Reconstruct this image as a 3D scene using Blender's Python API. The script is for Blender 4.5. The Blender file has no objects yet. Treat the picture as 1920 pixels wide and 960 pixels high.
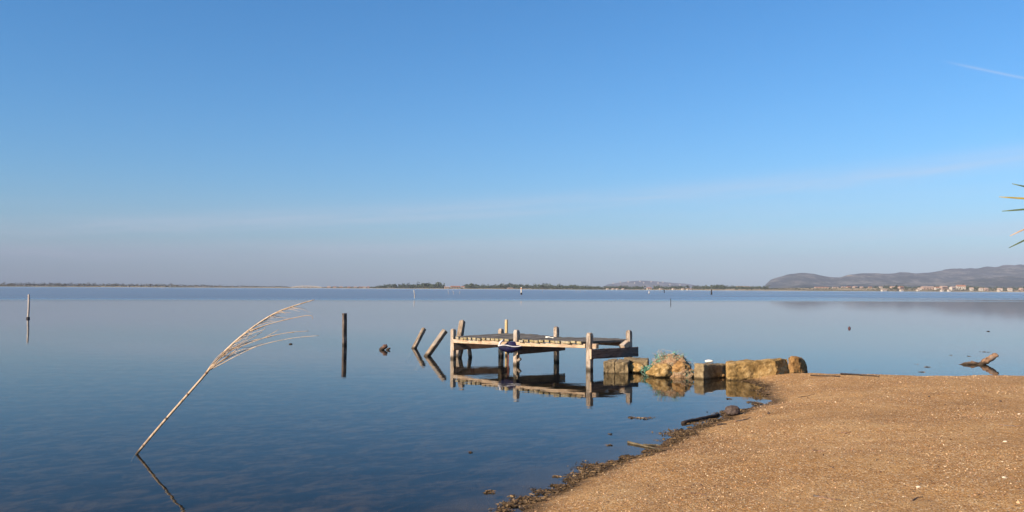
import bpy, bmesh, math, random
import numpy as np
from mathutils import Vector, Matrix, noise as mnoise
from math import radians as R, pi, sin, cos, sqrt, exp

random.seed(7); rng = np.random.default_rng(7)
SC = bpy.context.scene
COL = SC.collection

# ------------------------------------------------------------------ camera
EYE = 1.8
FPX = 1600.0                       # focal length in photograph pixels (1920 wide)
cam_d = bpy.data.cameras.new('camera'); cam = bpy.data.objects.new('camera', cam_d); COL.objects.link(cam)
cam_d.sensor_width = 36.0; cam_d.lens = 36.0 * FPX / 1920.0
cam_d.clip_start = 0.05; cam_d.clip_end = 60000
PITCH = math.atan(60.5 / FPX); ROLL = 0.0052
CAMROT = Matrix.Rotation(pi / 2 + PITCH, 3, 'X') @ Matrix.Rotation(ROLL, 3, 'Z')
cam.matrix_world = Matrix.Translation((0, 0, EYE)) @ CAMROT.to_4x4()
SC.camera = cam
SC.render.resolution_x, SC.render.resolution_y = 1024, 512

# ------------------------------------------------------------------ sun, sky, exposure
SUN_DIR = Vector((-0.80, -0.60, 0)).normalized()          # towards the sun, on the ground
SUN_EL = R(28)
sv = Vector((SUN_DIR.x * cos(SUN_EL), SUN_DIR.y * cos(SUN_EL), sin(SUN_EL)))
sun_d = bpy.data.lights.new('sun', 'SUN'); sun = bpy.data.objects.new('sun', sun_d); COL.objects.link(sun)
sun_d.energy = 5.0; sun_d.angle = R(0.53); sun_d.color = (1.0, 0.85, 0.66)
sun.rotation_euler = sv.to_track_quat('Z', 'Y').to_euler()
sun.location = (-40, -30, 40)

class NT:
    def __init__(s, tree): s.t = tree; s.nodes = tree.nodes; s.links = tree.links
    def n(s, typ, ins=None, **at):
        nd = s.nodes.new(typ)
        for k, v in at.items(): setattr(nd, k, v)
        for k, v in (ins or {}).items():
            sock = nd.inputs[k]
            if isinstance(v, bpy.types.NodeSocket): s.links.new(v, sock)
            else: sock.default_value = v
        return nd
    def m(s, op, a, b=0.0, c=0.0, clamp=False):
        nd = s.nodes.new('ShaderNodeMath'); nd.operation = op; nd.use_clamp = clamp
        for i, v in enumerate((a, b, c)):
            if isinstance(v, bpy.types.NodeSocket): s.links.new(v, nd.inputs[i])
            else: nd.inputs[i].default_value = v
        return nd.outputs[0]
    def mix(s, f, a, b, blend='MIX'):
        nd = s.nodes.new('ShaderNodeMix'); nd.data_type = 'RGBA'; nd.blend_type = blend
        for i, v in ((0, f), (6, a), (7, b)):
            if isinstance(v, bpy.types.NodeSocket): s.links.new(v, nd.inputs[i])
            elif i == 0: nd.inputs[i].default_value = v
            else: nd.inputs[i].default_value = (*v, 1) if len(v) == 3 else v
        return nd.outputs[2]
    def ramp(s, f, stops, interp='LINEAR'):
        nd = s.nodes.new('ShaderNodeValToRGB'); e = nd.color_ramp.elements; nd.color_ramp.interpolation = interp
        while len(e) < len(stops): e.new(0.5)
        for el, (p, c) in zip(e, stops):
            el.position = p; el.color = (*c, 1) if len(c) == 3 else c
        s.links.new(f, nd.inputs[0]); return nd.outputs[0]
    def rng(s, v, a, b, c=0.0, d=1.0, smooth=True):
        nd = s.nodes.new('ShaderNodeMapRange'); nd.interpolation_type = 'SMOOTHSTEP' if smooth else 'LINEAR'
        s.links.new(v, nd.inputs[0])
        for i, x in enumerate((a, b, c, d)): nd.inputs[1 + i].default_value = x
        return nd.outputs[0]
    def noise(s, vec, scale, detail=4, rough=0.55, dist=0.0):
        return s.n('ShaderNodeTexNoise', {'Vector': vec, 'Scale': scale, 'Detail': detail, 'Roughness': rough, 'Distortion': dist})
    def mapv(s, vec, scale=(1, 1, 1), loc=(0, 0, 0), rot=(0, 0, 0)):
        return s.n('ShaderNodeMapping', {'Vector': vec, 'Scale': scale, 'Location': loc, 'Rotation': rot}).outputs[0]

world = bpy.data.worlds.new('World'); SC.world = world; world.use_nodes = True
w = NT(world.node_tree); w.nodes.clear()
SKY_STRENGTH = 0.066
sky = w.n('ShaderNodeTexSky', sky_type='NISHITA', sun_disc=False, sun_elevation=SUN_EL,
          sun_rotation=math.atan2(SUN_DIR.x, SUN_DIR.y), altitude=0.0, air_density=1.0, dust_density=1.0, ozone_density=5.0)
tint = w.mix(1.0, sky.outputs[0], (0.90, 1.155, 1.26), 'MULTIPLY')
hsv = w.n('ShaderNodeHueSaturation', {'Color': tint, 'Saturation': 1.14, 'Value': 1.0})
dirv = w.n('ShaderNodeTexCoord').outputs['Generated']
sx = w.n('ShaderNodeSeparateXYZ', {0: dirv})
az = w.m('ARCTAN2', sx.outputs[0], sx.outputs[1]); el = sx.outputs[2]
def cirrus(e0, slope, curve, width, amp, seed):
    # a thin sheet of high cirrus that follows a shallow arc across the sky
    az2 = w.m('MULTIPLY', az, az)
    line = w.m('ADD', w.m('ADD', w.m('MULTIPLY', az, slope), e0), w.m('MULTIPLY', az2, curve))
    cv = w.n('ShaderNodeCombineXYZ', {0: az, 1: w.m('MULTIPLY', w.m('SUBTRACT', el, line), 14.0), 2: seed}).outputs[0]
    nz = w.noise(cv, 5.0, 5, 0.6, 0.4).outputs[0]
    d = w.m('DIVIDE', w.m('SUBTRACT', w.m('ADD', el, w.m('MULTIPLY', w.m('SUBTRACT', nz, .5), width * 1.5)), line), width)
    g = w.m('POWER', 2.718, w.m('MULTIPLY', w.m('MULTIPLY', d, d), -1.0))
    return w.m('MULTIPLY', w.m('MULTIPLY', g, w.rng(nz, .3, .75, .25, 1.0)), amp)
cl = w.m('ADD', cirrus(0.0956, 0.0713, 0.0075, 0.011, 0.38, 1.3), cirrus(0.0497, 0.0272, 0.0, 0.010, 0.36, 5.1))
cl = w.m('ADD', cl, cirrus(0.085, 0.02, 0.0, 0.03, 0.12, 9.4))
# aircraft trail, high on the right
a0, a1, e0_, e1_ = 0.4735, 0.5404, 0.2340, 0.2114
tl = w.m('ADD', w.m('MULTIPLY', w.m('SUBTRACT', az, a0), (e1_ - e0_) / (a1 - a0)), e0_)
td = w.m('DIVIDE', w.m('SUBTRACT', el, tl), 0.0013)
tg = w.m('MULTIPLY', w.m('POWER', 2.718, w.m('MULTIPLY', w.m('MULTIPLY', td, td), -1.0)), w.rng(az, a0 - .01, a0 + .03, 0, 1))
tg = w.m('MULTIPLY', tg, w.rng(az, 0.7, 0.9, 1, 0))
cl = w.m('ADD', cl, w.m('MULTIPLY', tg, 0.26), clamp=True)
skyc = w.mix(cl, hsv.outputs[0], (5.2, 5.5, 6.4))
bg = w.n('ShaderNodeBackground', {'Color': skyc, 'Strength': SKY_STRENGTH})
w.n('ShaderNodeOutputWorld', {'Surface': bg.outputs[0]})

SC.view_settings.view_transform = 'Standard'; SC.view_settings.look = 'None'
SC.view_settings.exposure = 1.03; SC.view_settings.gamma = 1.0; SC.view_settings.use_curve_mapping = False
SC.cycles.use_denoising = True
SC.cycles.max_bounces = 8; SC.cycles.transparent_max_bounces = 12
SC.cycles.volume_bounces = 1
SC.cycles.use_adaptive_sampling = True; SC.cycles.adaptive_threshold = 0.01

# ------------------------------------------------------------------ helpers
def ray(px, py):
    return (CAMROT @ Vector(((px - 960) / FPX, (480 - py) / FPX, -1.0))).normalized()
def at(px, py, z=0.0):                       # where that line of sight meets the level z
    d = ray(px, py); t = (z - EYE) / d.z
    return Vector((d.x * t, d.y * t, z))
def atd(px, py, dist):                       # where it reaches the distance dist (along Y)
    d = ray(px, py); t = dist / d.y
    return Vector((d.x * t, dist, EYE + d.z * t))

def tag(o, label=None, cat=None, group=None, kind=None):
    if label: o['label'] = label
    if cat: o['category'] = cat
    if group: o['group'] = group
    if kind: o['kind'] = kind
    return o
def empty(name, loc, label=None, cat=None, group=None):
    o = bpy.data.objects.new(name, None); COL.objects.link(o); o.location = loc
    o.empty_display_size = 0.2
    return tag(o, label, cat, group)
def link(name, me, mats, parent=None, loc=(0, 0, 0), rot=None, smooth=False):
    o = bpy.data.objects.new(name, me); COL.objects.link(o)
    for m in (mats if isinstance(mats, (list, tuple)) else [mats]):
        if len(me.materials) < len(mats if isinstance(mats, (list, tuple)) else [mats]): me.materials.append(m)
    if smooth: me.polygons.foreach_set('use_smooth', [True] * len(me.polygons))
    M = Matrix.Translation(loc)
    if rot is not None: M = M @ rot.to_4x4()
    if parent: o.parent = parent
    o.matrix_local = M
    return o
def mesh(name, V, F):
    me = bpy.data.meshes.new(name); me.from_pydata([tuple(v) for v in V], [], [tuple(f) for f in F]); me.update(); return me
def bm_mesh(name, bm):
    bmesh.ops.recalc_face_normals(bm, faces=bm.faces[:])
    me = bpy.data.meshes.new(name); bm.to_mesh(me); bm.free(); return me
def frame(axis, side=None):                  # rotation whose Z is axis and X lies towards side
    z = Vector(axis).normalized(); s = Vector(side) if side is not None else Vector((1, 0, 0))
    if abs(z.dot(s.normalized())) > .98: s = Vector((0, 1, 0))
    x = (s - z * z.dot(s)).normalized(); y = z.cross(x)
    return Matrix((x, y, z)).transposed()

def beam_mesh(name, L, wx, wy, ch=.012, nseg=6, jit=.006, top='flat', taper=1.0, seed=0, bend=0.0):
    """timber along local Z with chamfered edges, slightly irregular; top: flat, point, broken"""
    r = random.Random(seed); V = []; F = []
    hx, hy = wx / 2, wy / 2
    sec = [(-hx + ch, -hy), (hx - ch, -hy), (hx, -hy + ch), (hx, hy - ch), (hx - ch, hy), (-hx + ch, hy), (-hx, hy - ch), (-hx, -hy + ch)]
    rings = [(L * i / nseg, 1 + (taper - 1) * i / nseg) for i in range(nseg + 1)]
    if top == 'point': rings[-1] = (L - .065, rings[-1][1]); rings += [(L - .02, .82), (L - .004, .52)]
    elif top == 'round': rings[-1] = (L - .03, rings[-1][1]); rings += [(L - .008, .85), (L, .6)]
    else: rings += [(L + .004, rings[-1][1] * .93)]
    for i, (z, s) in enumerate(rings):
        bx = bend * sin(pi * z / L)
        for (x, y) in sec:
            k = mnoise.noise(Vector((x * 9 + seed, y * 9, z * 3))) * jit
            zz = z
            if top == 'broken' and i >= len(rings) - 2: zz = z + (x / wx) * .05 + r.uniform(-.02, .02)
            V.append((x * s + k + bx + r.uniform(-jit, jit) * .25, y * s + k + r.uniform(-jit, jit) * .25, zz))
    for i in range(len(rings) - 1):
        for k in range(8):
            a = i * 8 + k; b = i * 8 + (k + 1) % 8
            F.append((a, b, b + 8, a + 8))
    F.append(tuple(reversed(range(8)))); F.append(tuple(range((len(rings) - 1) * 8, len(rings) * 8)))
    return mesh(name, V, F)
def beam(name, p0, p1, wx, wy, m, parent=None, side=None, **kw):
    p0 = Vector(p0); p1 = Vector(p1); L = (p1 - p0).length
    base = parent.location if parent else Vector((0, 0, 0))
    return link(name, beam_mesh(name, L, wx, wy, **kw), m, parent, p0 - base, frame(p1 - p0, side))

def tube_geo(V, F, pts, rad, sides=5, cap=True):
    pts = [Vector(p) for p in pts]; n0 = len(V); prev = None
    for i, p in enumerate(pts):
        t = (pts[min(i + 1, len(pts) - 1)] - pts[max(i - 1, 0)]).normalized()
        if prev is None:
            s = Vector((0, 0, 1)) if abs(t.z) < .9 else Vector((1, 0, 0)); x = (s - t * t.dot(s)).normalized()
        else: x = (prev - t * t.dot(prev)).normalized()
        prev = x; y = t.cross(x); rr = rad[i] if isinstance(rad, (list, tuple)) else rad
        for k in range(sides):
            a = 2 * pi * k / sides; V.append(tuple(p + x * (cos(a) * rr) + y * (sin(a) * rr)))
    for i in range(len(pts) - 1):
        for k in range(sides):
            a = n0 + i * sides + k; b = n0 + i * sides + (k + 1) % sides
            F.append((a, b, b + sides, a + sides))
    if cap and sides > 2:
        F.append(tuple(n0 + k for k in reversed(range(sides)))); e = n0 + (len(pts) - 1) * sides
        F.append(tuple(e + k for k in range(sides)))
def tube(name, pts, rad, m, parent=None, sides=6, smooth=True):
    base = parent.location if parent else Vector(pts[0])
    V = []; F = []; tube_geo(V, F, [Vector(p) - base for p in pts], rad, sides)
    return link(name, mesh(name, V, F), m, parent, (0, 0, 0) if parent else base, smooth=smooth)
def spline(pts, n=8):
    pts = [Vector(p) for p in pts]; out = []
    P = [pts[0] * 2 - pts[1]] + pts + [pts[-1] * 2 - pts[-2]]
    for i in range(1, len(P) - 2):
        for k in range(n):
            t = k / n; a, b, c, d = P[i - 1], P[i], P[i + 1], P[i + 2]
            out.append(.5 * ((2 * b) + (c - a) * t + (2 * a - 5 * b + 4 * c - d) * t * t + (3 * b - a - 3 * c + d) * t ** 3))
    out.append(pts[-1]); return out

def stone_mesh(name, c8, bev=.04, cuts=5, amp=.02, fs=4.0, seed=0):
    """quarried block from eight corners (bottom 4 ccw, top 4 ccw): bevelled, subdivided, roughened"""
    bm = bmesh.new(); v = [bm.verts.new(p) for p in c8]
    for f in ((0, 3, 2, 1), (4, 5, 6, 7), (0, 1, 5, 4), (1, 2, 6, 5), (2, 3, 7, 6), (3, 0, 4, 7)): bm.faces.new([v[i] for i in f])
    bmesh.ops.subdivide_edges(bm, edges=bm.edges[:], cuts=2, use_grid_fill=True)
    bmesh.ops.recalc_face_normals(bm, faces=bm.faces[:])
    sharp = [e for e in bm.edges if e.calc_face_angle(0) > .6]
    bmesh.ops.bevel(bm, geom=sharp, offset=bev, segments=2, profile=.5, affect='EDGES')
    bmesh.ops.triangulate(bm, faces=[f for f in bm.faces if len(f.verts) > 4])
    bmesh.ops.subdivide_edges(bm, edges=bm.edges[:], cuts=cuts, use_grid_fill=True)
    bm.normal_update()
    for vv in bm.verts:
        p = vv.co * fs + Vector((seed * 7.1, seed * 3.3, seed))
        d = mnoise.fractal(p, 1.0, 2.1, 5) * amp + mnoise.noise(p * .4) * amp * 1.2
        vd = mnoise.voronoi(p * .55 + Vector((seed, 0, 0)))[0]; d -= amp * 1.3 * max(0, .55 - (vd[1] - vd[0]) * 2.2)   # broken seams between facets
        d += amp * .5 * (mnoise.noise(p * 3.1))
        vv.co = vv.co + vv.normal * d
    return bm_mesh(name, bm)
def stone(name, c8, m, label, cat, group=None, **kw):
    c8 = [Vector(p) for p in c8]; base = sum(c8[:4], Vector()) / 4
    o = link(name, stone_mesh(name, [p - base for p in c8], **kw), m, None, base, smooth=True)
    return tag(o, label, cat, group)
def lump_mesh(name, rx, ry, rz, amp=.2, sub=4, fs=2.0, seed=0, flat=None):
    bm = bmesh.new(); bmesh.ops.create_icosphere(bm, subdivisions=sub, radius=1)
    for v in bm.verts:
        p = v.co.copy(); d = 1 + amp * mnoise.fractal(p * fs + Vector((seed * 5.3, seed, seed * 2.7)), 1.0, 2.1, 4)
        v.co = Vector((p.x * rx * d, p.y * ry * d, p.z * rz * d))
        if flat is not None and v.co.z < flat: v.co.z = flat + (v.co.z - flat) * .15
    return bm_mesh(name, bm)

# ------------------------------------------------------------------ materials
def newmat(name):
    m = bpy.data.materials.new(name); m.use_nodes = True; t = NT(m.node_tree); t.nodes.clear(); return m, t
def finish(t, col, rough=.8, bump=None, bstr=.3, bdist=.01, spec=.3, **extra):
    ins = {'Base Color': col if isinstance(col, bpy.types.NodeSocket) else (*col, 1), 'Roughness': rough, 'Specular IOR Level': spec}
    ins.update(extra)
    b = t.n('ShaderNodeBsdfPrincipled', ins)
    if bump is not None:
        bn = t.n('ShaderNodeBump', {'Height': bump, 'Strength': bstr, 'Distance': bdist}); t.links.new(bn.outputs[0], b.inputs['Normal'])
    t.n('ShaderNodeOutputMaterial', {'Surface': b.outputs[0]}); return b
def wood(name, dark, mid, light, wet=True, moss=0.0, grain=1.0, rough=.85):
    m, t = newmat(name)
    tc = t.n('ShaderNodeTexCoord').outputs['Object']; oi = t.n('ShaderNodeObjectInfo').outputs['Random']
    tc = t.n('ShaderNodeVectorMath', {0: tc, 1: t.n('ShaderNodeCombineXYZ', {0: t.m('MULTIPLY', oi, 13), 1: t.m('MULTIPLY', oi, 7), 2: t.m('MULTIPLY', oi, 31)}).outputs[0]}, operation='ADD').outputs[0]
    g = t.noise(t.mapv(tc, (60 * grain, 60 * grain, 3.0)), 1.0, 6, .65, .3).outputs[0]
    b = t.noise(tc, 5.0, 4, .6).outputs[0]
    c = t.ramp(t.m('ADD', t.m('MULTIPLY', g, .65), t.m('MULTIPLY', b, .35)), [(.33, dark), (.5, mid), (.66, light)])
    if moss: c = t.mix(t.m('MULTIPLY', t.rng(t.noise(tc, 11.0, 4).outputs[0], .5, .65), moss), c, (.20, .19, .06))
    crk = t.noise(t.mapv(tc, (34 * grain, 34 * grain, 1.2)), 1.0, 3, .5).outputs[0]
    c = t.mix(t.rng(crk, .60, .68, 0, .85), c, tuple(x * .4 for x in dark))
    stn = t.noise(t.mapv(tc, (9, 9, 4)), 1.0, 5, .7).outputs[0]
    c = t.mix(t.rng(stn, .50, .62, 0, .8), c, dark)
    gry = t.noise(t.mapv(tc, (5, 5, 2.2), (3.1, 1.7, .4)), 1.0, 4, .6).outputs[0]
    c = t.mix(t.rng(gry, .50, .66, 0, .55), c, tuple(sum(mid) / 3 * k for k in (1.15, 1.08, 1.0)))
    c = t.mix(t.m('MULTIPLY', t.m('SUBTRACT', oi, .5), .5, clamp=True), c, dark)
    if wet:
        z = t.n('ShaderNodeSeparateXYZ', {0: t.n('ShaderNodeNewGeometry').outputs['Position']}).outputs[2]
        zz = t.m('ADD', z, t.m('MULTIPLY', t.m('SUBTRACT', b, .5), .08))
        c = t.mix(t.rng(zz, .02, .10, .9, 0), c, (.030, .022, .014))
    finish(t, c, rough, t.m('ADD', g, t.m('MULTIPLY', b, .4)), .5, .006, .2)
    return m
M = {}
M['post'] = wood('weathered_post_wood', (.12, .085, .062), (.34, .265, .205), (.50, .42, .345))
M['fascia'] = wood('pale_sawn_wood', (.26, .17, .11), (.41, .29, .19), (.52, .40, .29), wet=False)
M['beam'] = wood('brown_beam_wood', (.075, .045, .034), (.15, .09, .066), (.24, .155, .115), wet=False)
M['plank'] = wood('grey_deck_wood', (.055, .046, .040), (.125, .106, .092), (.24, .205, .175), wet=False, moss=.25)
M['endgrain'] = wood('mossy_end_grain', (.12, .085, .04), (.30, .235, .13), (.46, .38, .25), wet=False, moss=.5)
M['oldpost'] = wood('old_leaning_post_wood', (.10, .07, .045), (.24, .175, .125), (.38, .30, .23))
M['darkpost'] = wood('dark_old_wood', (.035, .024, .019), (.10, .07, .055), (.26, .21, .175))
M['stake'] = wood('yellow_stake_wood', (.30, .20, .09), (.46, .33, .17), (.58, .44, .26))
M['stump'] = wood('wet_stump_wood', (.045, .022, .015), (.12, .06, .042), (.22, .13, .09))
M['drift'] = wood('driftwood', (.07, .035, .02), (.23, .13, .075), (.38, .24, .15), grain=.5)
M['stick'] = wood('wet_stick_wood', (.02, .014, .012), (.045, .03, .024), (.09, .06, .045), wet=False)
M['twig'] = wood('dry_twig_wood', (.07, .04, .025), (.16, .09, .055), (.30, .18, .12), wet=False)
M['reed'] = wood('dry_reed', (.24, .15, .09), (.46, .33, .22), (.62, .48, .36), grain=2.0)
M['deadreed'] = wood('sodden_reed', (.04, .03, .018), (.10, .075, .042), (.2, .16, .10), wet=False)
M['whitepole'] = wood('white_painted_pole', (.24, .19, .165), (.40, .335, .295), (.50, .44, .40))

def plain(name, col, rough=.6, var=.25, scale=8.0, spec=.3, **kw):
    m, t = newmat(name); tc = t.n('ShaderNodeTexCoord').outputs['Object']
    nz = t.noise(tc, scale, 4).outputs[0]
    c = t.mix(t.rng(nz, .3, .7), tuple(x * (1 - var) for x in col), tuple(min(1, x * (1 + var)) for x in col))
    finish(t, c, rough, nz, .2, .01, spec, **kw); return m
M['farpole'] = plain('dull_white_pole', (.30, .27, .25), .7)
M['tarp'] = plain('dark_blue_cloth', (.007, .006, .038), .6, .35)
M['tarp_hem'] = plain('pale_grey_cloth', (.46, .43, .44), .8)
M['rust'] = plain('rusty_iron', (.16, .05, .03), .9, .4, 25)
M['rope'] = plain('white_rope', (.72, .68, .60), .9)
M['dark'] = plain('black_tarred_wood', (.022, .018, .020), .7)
M['redfloat'] = plain('dark_red_float', (.055, .018, .02), .5)
M['white'] = plain('white_paint', (.46, .42, .38), .6, .08)
M['orange'] = plain('orange_paint', (.5, .22, .11), .6, .1)
M['plasterwhite'] = plain('white_plaster', (.36, .315, .27), .9, .15, .3)
M['plasterpink'] = plain('pink_plaster', (.29, .205, .165), .9, .12, .3)
M['plastertan'] = plain('tan_plaster', (.25, .18, .125), .9, .12, .3)
M['tiles'] = plain('clay_roof_tiles', (.27, .13, .08), .9, .2, .6)
M['paletiles'] = plain('pale_roof_tiles', (.34, .24, .19), .9, .2, .6)
M['opening'] = plain('dark_window_glass', (.03, .035, .045), .2)
M['pebble'] = plain('dark_pebble', (.06, .04, .032), .75, .4, 40)
M['shellwhite'] = plain('pale_shell', (.52, .42, .31), .6, .15)
M['foamwhite'] = plain('white_foam', (.62, .56, .48), .7, .1)

def rockmat(name, stops, wetz=.05):
    m, t = newmat(name); tc = t.n('ShaderNodeTexCoord').outputs['Object']; geo = t.n('ShaderNodeNewGeometry')
    a = t.noise(tc, 3.2, 6, .65).outputs[0]; b = t.noise(tc, 14.0, 6, .7).outputs[0]; f = t.noise(tc, 70.0, 4, .6).outputs[0]
    v = t.m('ADD', t.m('MULTIPLY', a, .40), t.m('ADD', t.m('MULTIPLY', b, .38), t.m('MULTIPLY', f, .22)))
    c = t.ramp(v, stops)
    vor = t.n('ShaderNodeTexVoronoi', {'Vector': tc, 'Scale': 26.0}).outputs['Distance']
    c = t.mix(t.m('MULTIPLY', t.rng(vor, .05, .22, 1, 0), t.rng(b, .45, .6)), c, (.045, .03, .015))
    z = t.n('ShaderNodeSeparateXYZ', {0: geo.outputs['Position']}).outputs[2]
    zz = t.m('ADD', z, t.m('MULTIPLY', t.m('SUBTRACT', b, .5), .08))
    c = t.mix(t.rng(zz, 0.0, wetz, .85, 0), c, (.04, .026, .012))
    finish(t, c, .9, t.m('ADD', v, t.m('MULTIPLY', vor, .3)), .8, .03, .2); return m
M['stone'] = rockmat('ochre_lichen_stone', [(.38, (.085, .048, .016)), (.46, (.21, .125, .042)), (.54, (.33, .205, .080)), (.62, (.46, .33, .165))])
M['concrete'] = rockmat('brown_grey_block_stone', [(.38, (.075, .05, .025)), (.47, (.17, .12, .065)), (.56, (.26, .19, .105)), (.64, (.36, .28, .16))])
M['orangestone'] = rockmat('orange_brown_stone', [(.38, (.085, .04, .013)), (.47, (.22, .115, .04)), (.56, (.33, .19, .075)), (.64, (.42, .28, .14))])

# ground: sand above the water line, weedy mud below it
m, t = newmat('sand_and_lake_bed'); M['sand'] = m
geo = t.n('ShaderNodeNewGeometry'); P = geo.outputs['Position']; sp = t.n('ShaderNodeSeparateXYZ', {0: P}); Z = sp.outputs[2]
n1 = t.noise(P, .8, 6, .65, .5).outputs[0]; n2 = t.noise(P, 7.0, 6, .7).outputs[0]
n3 = t.noise(P, 60.0, 5, .75).outputs[0]
v1 = t.n('ShaderNodeTexVoronoi', {'Vector': P, 'Scale': 95.0, 'Randomness': 1.0})
v2 = t.n('ShaderNodeTexVoronoi', {'Vector': P, 'Scale': 42.0, 'Randomness': 1.0})
base = t.ramp(t.m('ADD', t.m('MULTIPLY', n1, .46), t.m('ADD', t.m('MULTIPLY', n2, .30), t.m('MULTIPLY', n3, .24))),
              [(.38, (.27, .130, .043)), (.50, (.42, .217, .077)), (.62, (.55, .33, .14))])
gr = t.n('ShaderNodeSeparateColor', {0: v1.outputs['Color']}); gr2 = t.n('ShaderNodeSeparateColor', {0: v2.outputs['Color']})
base = t.mix(t.m('MULTIPLY', t.rng(gr.outputs[0], .72, .86), .7), base, (.60, .42, .25))
base = t.mix(t.m('MULTIPLY', t.rng(gr.outputs[1], .78, .9), .75), base, (.16, .085, .045))
base = t.mix(t.m('MULTIPLY', t.m('MULTIPLY', t.rng(gr2.outputs[0], .86, .93), t.rng(v2.outputs['Distance'], .35, .5, 1, 0)), .8), base, (.66, .50, .33))
base = t.mix(t.m('MULTIPLY', t.m('MULTIPLY', t.rng(gr2.outputs[1], .90, .96), t.rng(v2.outputs['Distance'], .35, .5, 1, 0)), .8), base, (.10, .055, .032))
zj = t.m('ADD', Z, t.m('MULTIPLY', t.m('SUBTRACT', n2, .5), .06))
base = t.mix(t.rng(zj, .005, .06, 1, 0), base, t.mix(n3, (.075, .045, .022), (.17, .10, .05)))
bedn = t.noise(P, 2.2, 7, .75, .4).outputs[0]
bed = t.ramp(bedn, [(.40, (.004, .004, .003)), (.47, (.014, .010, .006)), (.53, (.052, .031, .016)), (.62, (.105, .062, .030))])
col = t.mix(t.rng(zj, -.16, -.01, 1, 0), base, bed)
n4 = t.noise(P, 24.0, 5, .7).outputs[0]
hb = t.m('ADD', t.m('MULTIPLY', n3, .6), t.m('ADD', t.m('MULTIPLY', v1.outputs['Distance'], .5), t.m('ADD', t.m('MULTIPLY', n2, 1.6), t.m('MULTIPLY', n4, 1.3))))
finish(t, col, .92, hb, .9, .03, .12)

# water: Fresnel mirror over a clear dark body; wind ruffles it out in the lake
m, t = newmat('lake_water'); M['water'] = m
P = t.n('ShaderNodeNewGeometry').outputs['Position']; sp = t.n('ShaderNodeSeparateXYZ', {0: P}); Y = sp.outputs[1]; X = sp.outputs[0]
edge = t.noise(t.mapv(P, (.010, .05, 1)), 1.0, 4, .6).outputs[0]
yy = t.m('ADD', Y, t.m('MULTIPLY', t.m('SUBTRACT', edge, .5), 22.0))
ruf = t.rng(t.m('ADD', yy, t.m('MULTIPLY', X, -.28)), 98, 165)
ruf = t.m('MULTIPLY', ruf, t.rng(Y, 650, 1250, 1.0, .55))
streak = t.noise(t.mapv(P, (.0022, .022, 1), (3.3, .4, 0)), 1.0, 4, .6).outputs[0]
calm = t.m('MULTIPLY', t.rng(streak, .54, .62), t.rng(X, 20, 90))
ruf = t.m('MULTIPLY', ruf, t.m('SUBTRACT', 1.0, t.m('MULTIPLY', calm, .85)))
rip1 = t.noise(t.mapv(P, (.55, 2.2, 1)), 1.0, 3, .5).outputs[0]
rip2 = t.noise(t.mapv(P, (2.6, 9.0, 1)), 1.0, 3, .5).outputs[0]
patch = t.rng(t.noise(t.mapv(P, (.07, .22, 1)), 1.0, 3).outputs[0], .42, .62, .25, 1.0)
hgt = t.m('ADD', t.m('MULTIPLY', rip1, .012), t.m('MULTIPLY', t.m('MULTIPLY', rip2, patch), .0022))
bmp = t.n('ShaderNodeBump', {'Height': hgt, 'Strength': .20, 'Distance': 1.0})
inc = t.n('ShaderNodeNewGeometry').outputs['Incoming']
cosv = t.m('ABSOLUTE', t.n('ShaderNodeVectorMath', {0: inc, 1: bmp.outputs[0]}, operation='DOT_PRODUCT').outputs['Value'])
fr = t.m('ADD', .02, t.m('MULTIPLY', .98, t.m('POWER', t.m('SUBTRACT', 1.0, cosv, clamp=True), 7.1)))
rough = t.m('ADD', .012, t.m('MULTIPLY', ruf, .30))
gl = t.n('ShaderNodeBsdfGlossy', {'Color': (.98, .98, .98, 1), 'Roughness': rough, 'Normal': bmp.outputs[0]})
tr = t.n('ShaderNodeBsdfTransparent', {'Color': (.72, .74, .66, 1)})
df = t.n('ShaderNodeBsdfDiffuse', {'Color': (.006, .014, .022, 1)})
body = t.n('ShaderNodeMixShader', {0: .08, 1: tr.outputs[0], 2: df.outputs[0]})
fac = t.m('MULTIPLY', fr, t.m('SUBTRACT', 1.0, t.m('MULTIPLY', ruf, .42)))
mx = t.n('ShaderNodeMixShader', {0: fac, 1: body.outputs[0], 2: gl.outputs[0]})
t.n('ShaderNodeOutputMaterial', {'Surface': mx.outputs[0]})

def island(name, stops, rough=.8, spec=.3):
    m, t = newmat(name); r = t.n('ShaderNodeNewGeometry').outputs['Random Per Island']
    finish(t, t.ramp(r, stops, 'CONSTANT'), rough, None, spec=spec); return m
M['shell'] = island('shell_fragments', [(0, (.56, .42, .27)), (.12, (.48, .31, .17)), (.34, (.40, .22, .11)), (.54, (.28, .14, .065)), (.70, (.15, .075, .038)), (.82, (.58, .46, .31)), (.86, (.07, .04, .028)), (.94, (.47, .27, .17))], .7)
M['weed'] = island('brown_seaweed', [(0, (.075, .042, .018)), (.3, (.115, .068, .029)), (.55, (.165, .100, .045)), (.75, (.045, .028, .014)), (.9, (.22, .14, .065))], .7)
M['leafwood'] = island('far_tree_leaves', [(0, (.035, .048, .022)), (.3, (.050, .066, .030)), (.55, (.070, .082, .040)), (.75, (.030, .042, .024)), (.9, (.090, .090, .052))], .8)
M['leafscrub'] = island('salt_scrub_leaves', [(0, (.075, .070, .042)), (.3, (.055, .058, .034)), (.6, (.10, .085, .050)), (.8, (.045, .050, .030)), (.93, (.20, .15, .09))], .9)
M['palm'] = plain('palm_leaf_green', (.075, .10, .04), .5, .3, 6)
M['palmyellow'] = plain('palm_leaf_yellow', (.30, .22, .03), .5, .2, 6)
M['palmdry'] = plain('palm_leaf_dry', (.34, .24, .17), .8, .2, 6)
M['bark'] = plain('palm_bark', (.14, .09, .06), .95, .4, 18)

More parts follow.
